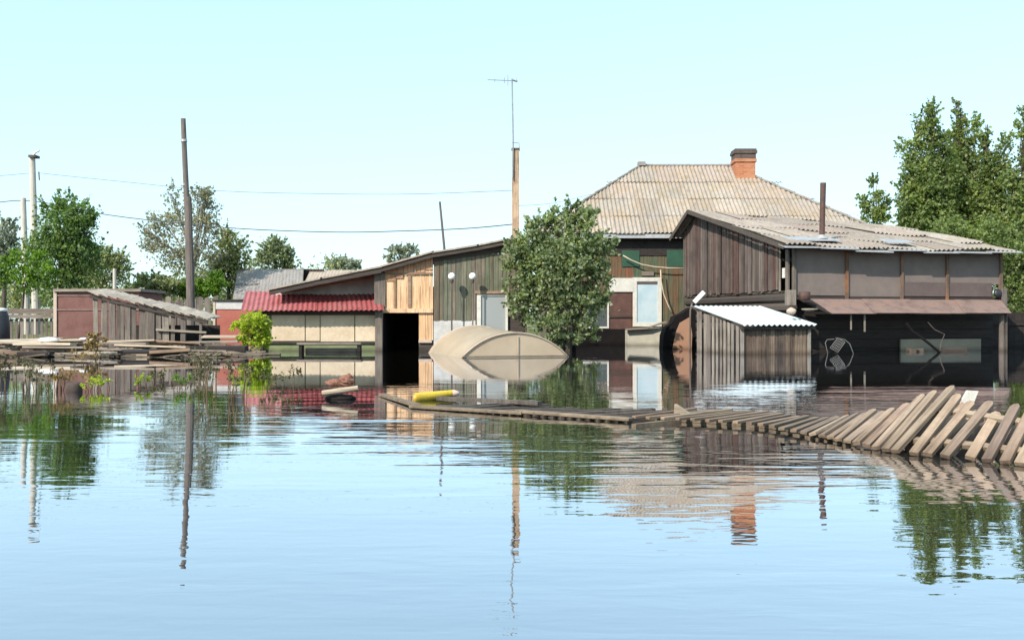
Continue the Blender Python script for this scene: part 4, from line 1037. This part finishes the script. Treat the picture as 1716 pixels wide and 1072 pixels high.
BL = [
 (20, 26.2, 2.2, .5, .10, .1, .02, .10, 'brown_plank_x', 'thick brown board at the front left corner of the floating heap'),
 (75, 27.0, 1.6, .35, .07, -.06, 0, .30, 'pale_plank_x', 'pale cream board on top of the heap left of the storage box corner'),
 (50, 28.2, 1.8, .5, .06, .12, -.03, .40, 'pale_plank_x', 'wide pale board under the low gray fence'),
 (95, 26.6, 1.7, .3, .05, .03, .01, .22, 'gray_plank_x', 'thin gray board in front of the pale cream board'),
 (60, 25.8, .8, .4, .12, 0, 0, .08, 'dark_and_shaded_wood', 'dark soaked block at the water edge, left end of the heap'),
 (150, 26.8, 2.9, .28, .05, .02, .005, .17, 'gray_plank_x', 'long gray board running below the storage box'),
 (130, 26.2, 2.6, .3, .05, -.03, -.01, .07, 'gray_plank_x', 'lowest long gray board afloat below the storage box'),
 (195, 27.5, 1.7, .3, .05, .05, .02, .33, 'gray_plank_x', 'short gray board beside the half dry plant'),
 (130, 28.6, 1.5, .4, .08, .2, 0, .42, 'brown_plank_x', 'brown board lying against the foot of the storage box'),
 (205, 25.9, 1.4, .22, .05, -.04, 0, .05, 'pale_plank_x', 'narrow pale board afloat right of the half dry plant'),
 (215, 27.9, 1.5, .35, .05, .1, -.03, .36, 'pale_plank_x', 'pale board under the first planks of the collapsed shed'),
 (255, 27.1, 2.0, .3, .05, -.08, .03, .24, 'pale_plank_x', 'pale pink board slanting before the collapsed shed'),
 (250, 28.3, 2.6, .6, .05, .04, .02, .30, 'brown_plank_x', 'wide reddish board before the collapsed shed'),
 (250, 26.0, 1.5, .4, .14, .05, 0, .10, 'dark_and_shaded_wood', 'dark wet plank under the reddish board'),
 (285, 25.9, 1.0, .35, .08, .3, -.06, .14, 'brown_plank_x', 'short rusty brown board end at the middle of the heap'),
 (330, 27.2, 1.7, .35, .05, .0, .02, .12, 'gray_plank_x', 'gray board right of the dark shed post'),
 (355, 28.4, 1.5, .25, .05, .06, -.02, .34, 'gray_plank_x', 'gray board leaning up toward the red cabin'),
 (375, 30.5, 1.3, .3, .05, 0, 0, .46, 'pale_plank_x', 'pale board below the red cabin'),
 (365, 27.8, 1.6, .5, .16, .05, .0, .16, 'dark_and_shaded_wood', 'black soaked timber beside the yellow green shrub'),
 (345, 26.2, 1.3, .2, .04, -.15, 0, .04, 'gray_plank_x', 'thin gray lath afloat before the black soaked timber'),
 (30, 27.4, 1.3, .3, .05, .08, .03, .36, 'pale_plank_x', 'short pale board beside the black drum'),
 (110, 28.0, 1.9, .35, .06, -.02, -.02, .38, 'pale_plank_x', 'pale board half under the white sack'),
 (175, 26.0, 1.5, .3, .05, .06, 0, .09, 'pale_plank_x', 'pale wet board afloat at the foot of the half dry plant'),
 (300, 28.0, 1.4, .4, .05, -.1, .05, .34, 'brown_plank_x', 'reddish board propped against the dark shed post'),
 (405, 26.6, 1.1, .16, .04, .1, 0, .03, 'gray_plank_x', 'narrow gray lath afloat under the yellow green shrub'),
 (440, 27.4, 1.0, .14, .04, -.05, 0, .03, 'gray_plank_x', 'last floating lath, before the porch lower wall'),
]
for (px, Y, ln, wd, th, rz, tl, z, mt, lb) in BL: plank(px, 0, ln, wd, th, rz, tl, z, mt, lb, Y)
for (px, Y, z, r, lb) in ((82, 27.2, .42, .14, 'crumpled white sack on the boards left of the storage box'), (141, 27.6, .44, .07, 'small white bundle on the boards below the storage box')):
    solo('white_sack', MB().sphere((PX(px, Y), Y, z), r, 12, 8, (2.0, 1, .55), .12, random.Random(px)), 'white_plastic', lb, 'sack', (PX(px, Y), Y, z), smooth=True)
# black drum at the left edge
Y = 30.0; x = PX(0, Y)
t = thing('black_drum', 'black drum with a white lid at the left picture edge', 'drum', (x, Y, 0))
MB().lathe([(.25, -.6), (.27, -.2), (.28, .1), (.255, .14), (.28, .18), (.27, .7), (.24, 1.0), (.2, 1.12)], (x, Y, .1), 22).build('body', 'black', t, world=True, smooth=True)
MB().lathe([(.2, 0), (.22, .03), (.2, .09), (.1, .11)], (x, Y, 1.223), 22).build('lid', 'white_plastic', t, world=True, smooth=True)

# ------------------------------------------------------------------ things between house and sheds
Y = 35.5
def arch_tarp():
    Y = 34.0; pts = [(1110, 600), (1112, 562), (1117, 548), (1127, 541), (1131, 530), (1145, 524), (1158, 515), (1166, 520), (1166, 600)]
    solo('black_tarp', MB().prism([P(a, b, Y) for a, b in pts], (0, .9, 0)), 'interior', 'black tarpaulin heap between the white window and the plank lean-to', 'tarpaulin', P(1135, 584, Y))
    pts = [(1127, 584), (1133, 556), (1139, 541), (1156, 531), (1160, 560), (1159, 586)]
    solo('rusty_sheet', MB().prism([P(a, b, 33.4) for a, b in pts], (0, .03, 0)), M['orange_rust'], 'rust orange metal sheet leaning on the black tarpaulin', 'metal sheet', P(1145, 586, 33.4))
    solo('white_canister', MB().beam(P(1163, 507, 31.6), P(1180, 489, 31.6), .14, .10, (0, 1, 0)), 'white_plastic', 'white plastic canister tipped at the corner of the blue lean-to roof', 'canister', P(1172, 497, 31.6), bevel=.02)
    solo('prop_stick', MB().tube([P(1156, 590, 31.6), P(1157, 520, 31.6), P(1160, 508, 31.6)], .03, 6), 'gray_plank', 'thin pale stick standing left of the plank lean-to', 'stick', P(1156, 590, 31.6))
M['orange_rust'] = plain('orange_rust', (.30, .15, .09), (.38, .22, .14), 1.2, .8)
arch_tarp()

def hedge_shade():  # dark boards added where a shaded hedge stands
    Y = 35.5; t = thing('hedge_shade_boards', 'added dark boards standing in for a shaded hedge under the trees at the right edge, beyond the canopy post', 'fence', (PX(1710, Y), Y, 0)); rr = random.Random(14)
    m = MB(); boards(m, 'x', PX(1660, Y), PX(1850, Y), .25, -1, 1.25, Y, .025, .004, .02, rr); m.build('plank_row', 'dark_and_shaded_wood', t, world=True)
    MB().box(PX(1660, Y), PX(1850, Y), Y - .1, Y - .05, .8, .9).build('rail', 'dark_and_shaded_wood', t, world=True)
hedge_shade()
def clutter():
    A = Vector((PX(1322, 29.2), 29.2, 0)); Y = 29.3
    solo('steel_pot', MB().lathe([(.13, 0), (.17, .02), (.17, .24), (.15, .25)], (PX(1348, Y), Y, PZ(503, Y)), 18), 'pipe', 'round rusty pot hanging at the left corner of the panelled wall', 'pot', P(1348, 500, Y), smooth=True)
    b = MB().box(PX(1318, Y), PX(1333, Y), Y - .1, Y + .2, PZ(512, Y), PZ(486, Y)); solo('gray_bucket', b, 'gray_plank', 'gray wooden crate on end right of the blue roof corner', 'crate', P(1325, 512, Y), bevel=.02)
    solo('red_rag', MB().sphere(P(1326, 521, 28.9), .14, 12, 8, (1, .6, .7), .15, random.Random(2)), 'tan_edge', 'faded pink rag bundle on the blue roof back edge', 'rag', P(1326, 521, 28.9), smooth=True)
    solo('white_bowl', MB().lathe([(.1, 0), (.22, .03), (.24, .07)], (PX(1357, 29), 29, PZ(521, 29)), 18), 'pale_bluewall', 'pale oval basin right of the blue roof', 'basin', P(1357, 521, 29), smooth=True)
    # metal chair frame half under water
    Y = 28.6
    t = thing('chair_frame', 'bent metal chair frame standing in dark water under the rusty canopy', 'chair', (PX(1408, Y), Y, 0))
    pt = lambda a, b, y=Y: P(a, b, y)
    MB().tube([pt(1387, 606), pt(1387, 592), pt(1383, 574), pt(1386, 569), pt(1398, 568)], .012, 6).build('leg', 'gray_dull', t, world=True)
    MB().tube([pt(1432, 606), pt(1430, 592), pt(1424, 576), pt(1416, 569), pt(1400, 566)], .012, 6).build('leg', 'gray_dull', t, world=True)
    s = MB()
    c = [pt(1391, 583), pt(1404, 566), pt(1416, 573), pt(1404, 590)]
    for i in range(4): s.tube([c[i], c[(i + 1) % 4]], .011, 6)
    for f in (.2, .4, .6, .8): s.tube([c[0].lerp(c[1], f), c[3].lerp(c[2], f)], .008, 5); s.tube([c[0].lerp(c[3], f), c[1].lerp(c[2], f)], .008, 5)
    s.build('seat', 'gray_dull', t, world=True)
    # broken pipe and planks
    Y = 29.6
    solo('broken_branch', MB().tube([P(1519, 542, Y), P(1530, 556, Y), P(1550, 570, Y), P(1572, 588, Y), P(1580, 600, Y)], [.045, .045, .04, .04, .04], 7), 'interior', 'dark bent beam falling from the canopy into the water', 'beam', P(1575, 590, Y))
    solo('bent_wire', MB().tube([P(1555, 540, Y), P(1566, 552, Y), P(1583, 560, Y), P(1577, 574, Y), P(1575, 588, Y)], .013, 6), 'soot', 'thin bent rod hanging under the canopy before the pale panel', 'rod', P(1577, 574, Y))
    Y = 30.6
    solo('floating_block', MB().box(PX(1521, Y), PX(1545, Y), Y - .15, Y + .15, -.03, .10), 'gray_plank_x', 'small gray block afloat before the left end of the pale panel', 'block', (PX(1533, Y), Y, 0), bevel=.015)
    solo('floating_block', MB().prism([(PX(1578, Y), Y, .02), (PX(1592, Y), Y, .12), (PX(1620, Y), Y, .12), (PX(1622, Y), Y, -.05), (PX(1580, Y), Y, -.05)], (0, .25, 0)), 'log', 'dark wedge shaped board afloat before the right end of the pale panel', 'board', (PX(1600, Y), Y, 0))
clutter()

# ------------------------------------------------------------------ floating objects in open water
def floaters():
    p0, p1 = WT(693, 672), WT(772, 668)
    L_ = (p1 - p0).length; d = (p1 - p0).normalized()
    t = thing('yellow_float', 'yellow plastic float with a pinkish white tip, behind the fallen fence', 'float', p0.lerp(p1, .5))
    n = 12; pts = [p0.lerp(p1, i / n) for i in range(n + 1)]
    vs = []; fs = []; seg = 14
    for i, p in enumerate(pts[:11]):
        f = i / n; ry = .075 * (1 - f * .55) * (1 if i else .75); rz = ry * .95; zc = .025 + f * .055
        for k in range(seg):
            a = 2 * math.pi * k / seg; vs.append((p.x, p.y + ry * math.cos(a), zc + rz * math.sin(a)))
    for i in range(10):
        for k in range(seg): k2 = (k + 1) % seg; fs.append((i * seg + k, (i + 1) * seg + k, (i + 1) * seg + k2, i * seg + k2))
    fs.append(tuple(range(seg)))
    MB().add(vs, fs).build('body', 'yellow', t, world=True, smooth=True)
    q = pts[10]; MB().sphere((q.x, q.y, .07), .042, 14, 8, (1.9, 1, .95)).build('tip', 'pink_tip', t, world=True, smooth=True)
M['pink_tip'] = plain('pink_tip', (.75, .5, .42), (.82, .62, .52), 6, .4)
floaters()
def clod():
    Y = 11.6; rr = random.Random(9)
    a, b = P(540, 659, Y), P(600, 650, Y); a.z = max(a.z, .03)
    solo('driftwood_log', MB().tube([a, a.lerp(b, .5), b], [.034, .036, .03], 10), 'pale_plank_x', 'pale driftwood stick carrying the brown bark clod', 'driftwood', a.lerp(b, .5), smooth=False)
    solo('soaked_lump', MB().sphere((PX(568, Y), Y + .1, .015), .19, 16, 8, (1.0, .5, .22), .1, rr), 'dark_and_shaded_wood', 'dark soaked lump just under the pale driftwood stick', 'lump', (PX(568, Y), Y + .1, 0), smooth=True)
    m = MB(); m.sphere(P(580, 638, Y + .03), .085, 14, 9, (1.15, .8, .75), .13, rr); m.sphere(P(562, 641, Y + .03), .075, 14, 9, (1.5, .8, .62), .13, rr); m.sphere(P(585, 632, Y + .03), .05, 10, 7, (.8, .8, .9), .15, rr)
    m.sphere(P(552, 641, Y + .05), .04, 10, 7, (1.5, .8, .7), .1, rr)
    solo('bark_clod', m, 'bark_red', 'reddish brown bark clod on the pale driftwood stick', 'bark clod', P(570, 645, Y), smooth=False)
clod()

# ------------------------------------------------------------------ fallen picket fences
def flat_fence():
    t = thing('fallen_fence', 'fence section lying flat on the water with one long pale rail', 'fence', WT(880, 696)); rr = random.Random(61)
    a, b = WT(690, 684), WT(1058, 708)
    a.z = .02; b.z = .03; n = 3
    MB().beam(a, a.lerp(b, .55), .10, .03).build('rail', 'rail', t, world=True, bevel=.006)
    MB().beam(a.lerp(b, .52) + Vector((0, .02, .012)), b, .10, .03).build('rail', 'rail', t, world=True, bevel=.006)
    for i in range(26):
        f = i / 25; p = a.lerp(b, .03 + f * .95)
        q = p + Vector((rr.uniform(.7, 1.2), rr.uniform(.35, .85), 0)); p = p + Vector((-.02, -.02, 0))
        p.z = .006 + rr.uniform(0, .01); q.z = rr.uniform(-.02, .03)
        MB().beam(p - Vector((0, 0, .0)), q, .075, .02).build('picket', 'wet_picket', t, world=True)
    c, d = WT(870, 677), WT(1140, 690); c.z = d.z = .06
    MB().beam(WT(735, 673) + Vector((0, 0, .04)), WT(905, 683) + Vector((0, 0, .05)), .09, .04).build('rail', 'wet_picket', t, world=True)
    MB().beam(WT(640, 664) + Vector((0, 0, .02)), WT(700, 684) + Vector((0, 0, .03)), .08, .03).build('broken_slat', 'rail', t, world=True)
flat_fence()

def tilted_fence():
    rr = random.Random(62)
    t = thing('fallen_fence', 'rising fence section whose fanned pale pickets lean up toward the right edge', 'fence', WT(1450, 748))
    K = [(1062, 707, 1165, 696), (1085, 708, 1195, 696), (1110, 709, 1225, 696), (1135, 710, 1245, 696), (1160, 711, 1262, 697), (1185, 713, 1285, 698), (1207, 714, 1300, 699), (1232, 716, 1310, 698), (1255, 718, 1322, 700), (1274, 720, 1337, 701), (1293, 723, 1353, 704), (1314, 726, 1369, 703),
         (1334, 729, 1386, 703), (1351, 732, 1403, 702), (1367, 734, 1420, 700), (1383, 736, 1436, 697), (1397, 739, 1452, 696), (1410, 742, 1465, 690), (1425, 745, 1480, 694), (1441, 748, 1496, 690), (1458, 751, 1521, 682), (1475, 754, 1547, 667), (1492, 757, 1567, 661), (1508, 759, 1597, 653),
         (1538, 763, 1606, 667), (1561, 765, 1628, 679), (1590, 768, 1659, 679), (1630, 771, 1670, 697), (1660, 774, 1704, 684), (1690, 777, 1728, 694), (1715, 780, 1760, 690), (1745, 784, 1790, 700)]
    N = len(K); bs = []
    for i, (bx, by, tx, ty) in enumerate(K):
        f = i / (N - 1); b = WT(bx, by); b.z = .03
        dy = .62 if f < .3 else .62 - (f - .3) / .7 * .30
        wd = .044 + .024 * f
        e = P(tx, ty, b.y + dy)
        if e.z < .035: e.z = .035 + rr.uniform(0, .02)
        d = (e - b).normalized(); b2 = b - d * .06 if f > .35 else b; b2.z = max(b2.z, -.03)
        side = Vector((0, 0, 1)) if f < .4 else Vector((-.55, -.6, .6))
        mb = MB(); L_ = (e - b2).length
        # pointed picket: body plus clipped tip, built as one prism
        a = d.cross(side).normalized(); n = a.cross(d).normalized(); hw = wd / 2; th = .026
        n = Matrix.Rotation(rr.uniform(-.30, .22) if f > .4 else 0, 3, d) @ n; a = d.cross(n).normalized()
        th *= 1.25 if f > .6 else 1
        LL = (e - b2).length
        poly = [(-hw, 0, 0), (hw, 0, 0), (hw, 0, LL - .022), (hw * .45, 0, LL + .012), (-hw * .5, 0, LL + .012), (-hw, 0, LL - .018)]
        mb.prism(poly, (0, th, 0)); po = mb.build('picket', 'picket', t, bevel=.003)
        m3 = Matrix((a, n, d)).transposed()
        if m3.determinant() < 0: m3 = Matrix((-a, n, d)).transposed()
        po.matrix_local = Matrix.Translation(b2 - t.location) @ m3.to_4x4()
        bs.append((b, e, n))
    # second rank of pickets behind the near ones
    K2 = [(1480, 741, 1512, 707), (1503, 744, 1545, 700), (1527, 746, 1575, 690), (1552, 749, 1602, 684), (1583, 752, 1622, 690), (1612, 752, 1640, 712), (1640, 756, 1676, 722), (1672, 758, 1696, 716), (1700, 762, 1722, 712), (1525, 752, 1588, 672), (1549, 757, 1618, 676), (1603, 762, 1640, 690), (1618, 764, 1662, 700), (1645, 768, 1690, 706), (1675, 769, 1716, 706), (1572, 760, 1640, 690)]
    for q in range(20, len(K) - 1):          # a loose second layer between the front pickets
        m_ = [(K[q][w_] + K[q + 1][w_]) / 2 for w_ in range(4)]
        yb = CH * F / (m_[1] - 2 - HY) + .10; b = P(m_[0], m_[1] - 5, yb); e = P(m_[2] + rr.uniform(-9, 5), m_[3] + rr.uniform(5, 16), yb + .36)
        mb = MB().box(-.03, .03, 0, .02, 0, (e - b).length); po = mb.build('picket', 'picket', t, bevel=.003)
        d = (e - b).normalized(); n = Vector((.45 + rr.uniform(-.2, .2), .8, -.4)); a = n.cross(d).normalized(); n = d.cross(a); po.matrix_local = Matrix.Translation(b - t.location) @ Matrix((a, n, d)).transposed().to_4x4()
    for (bx, by, tx, ty) in K2:
        b = P(bx, by, 7.35); e = P(tx, ty, 7.6); mb = MB().box(-.031, .031, 0, .022, 0, (e - b).length); po = mb.build('picket', 'picket', t, bevel=.003)
        d = (e - b).normalized(); n = Vector((.3, .9, -.3)); a = n.cross(d).normalized(); n = d.cross(a); po.matrix_local = Matrix.Translation(b - t.location) @ Matrix((a, n, d)).transposed().to_4x4()
    for f0, off in ((.22, .03), (.78, .0)):
        pts = [b.lerp(e, f0) - n * .016 for b, e, n in bs]
        for i in range(0, len(pts) - 1, 4):
            j = min(i + 4, len(pts) - 1); MB().beam(pts[i], pts[j], .05, .03, bs[i][2]).build('rail', 'rail', t, world=True)
    MB().beam(P(1062, 713, 8.6), P(1175, 700, 9.2), .05, .03).build('broken_slat', 'rail', t, world=True)
tilted_fence()
b = P(1622, 700, 7.7)
solo('white_board', MB().prism([P(1607, 700, 7.7), P(1612, 672, 7.7), P(1622, 654, 7.7), P(1640, 655, 7.7), P(1630, 680, 7.7), P(1622, 712, 7.7)], (0, .03, 0)), 'white_paint', 'chalky white board end sticking up behind the fanned pickets', 'board', b)
solo('board_shard', MB().prism([P(1129, 699, 9.2), P(1130, 677, 9.2), P(1162, 698, 9.2), P(1160, 702, 9.2)], (.03, .05, 0)), 'pale_plank_x', 'pale triangular board shard standing on the flat fence', 'board', P(1140, 700, 9.2))
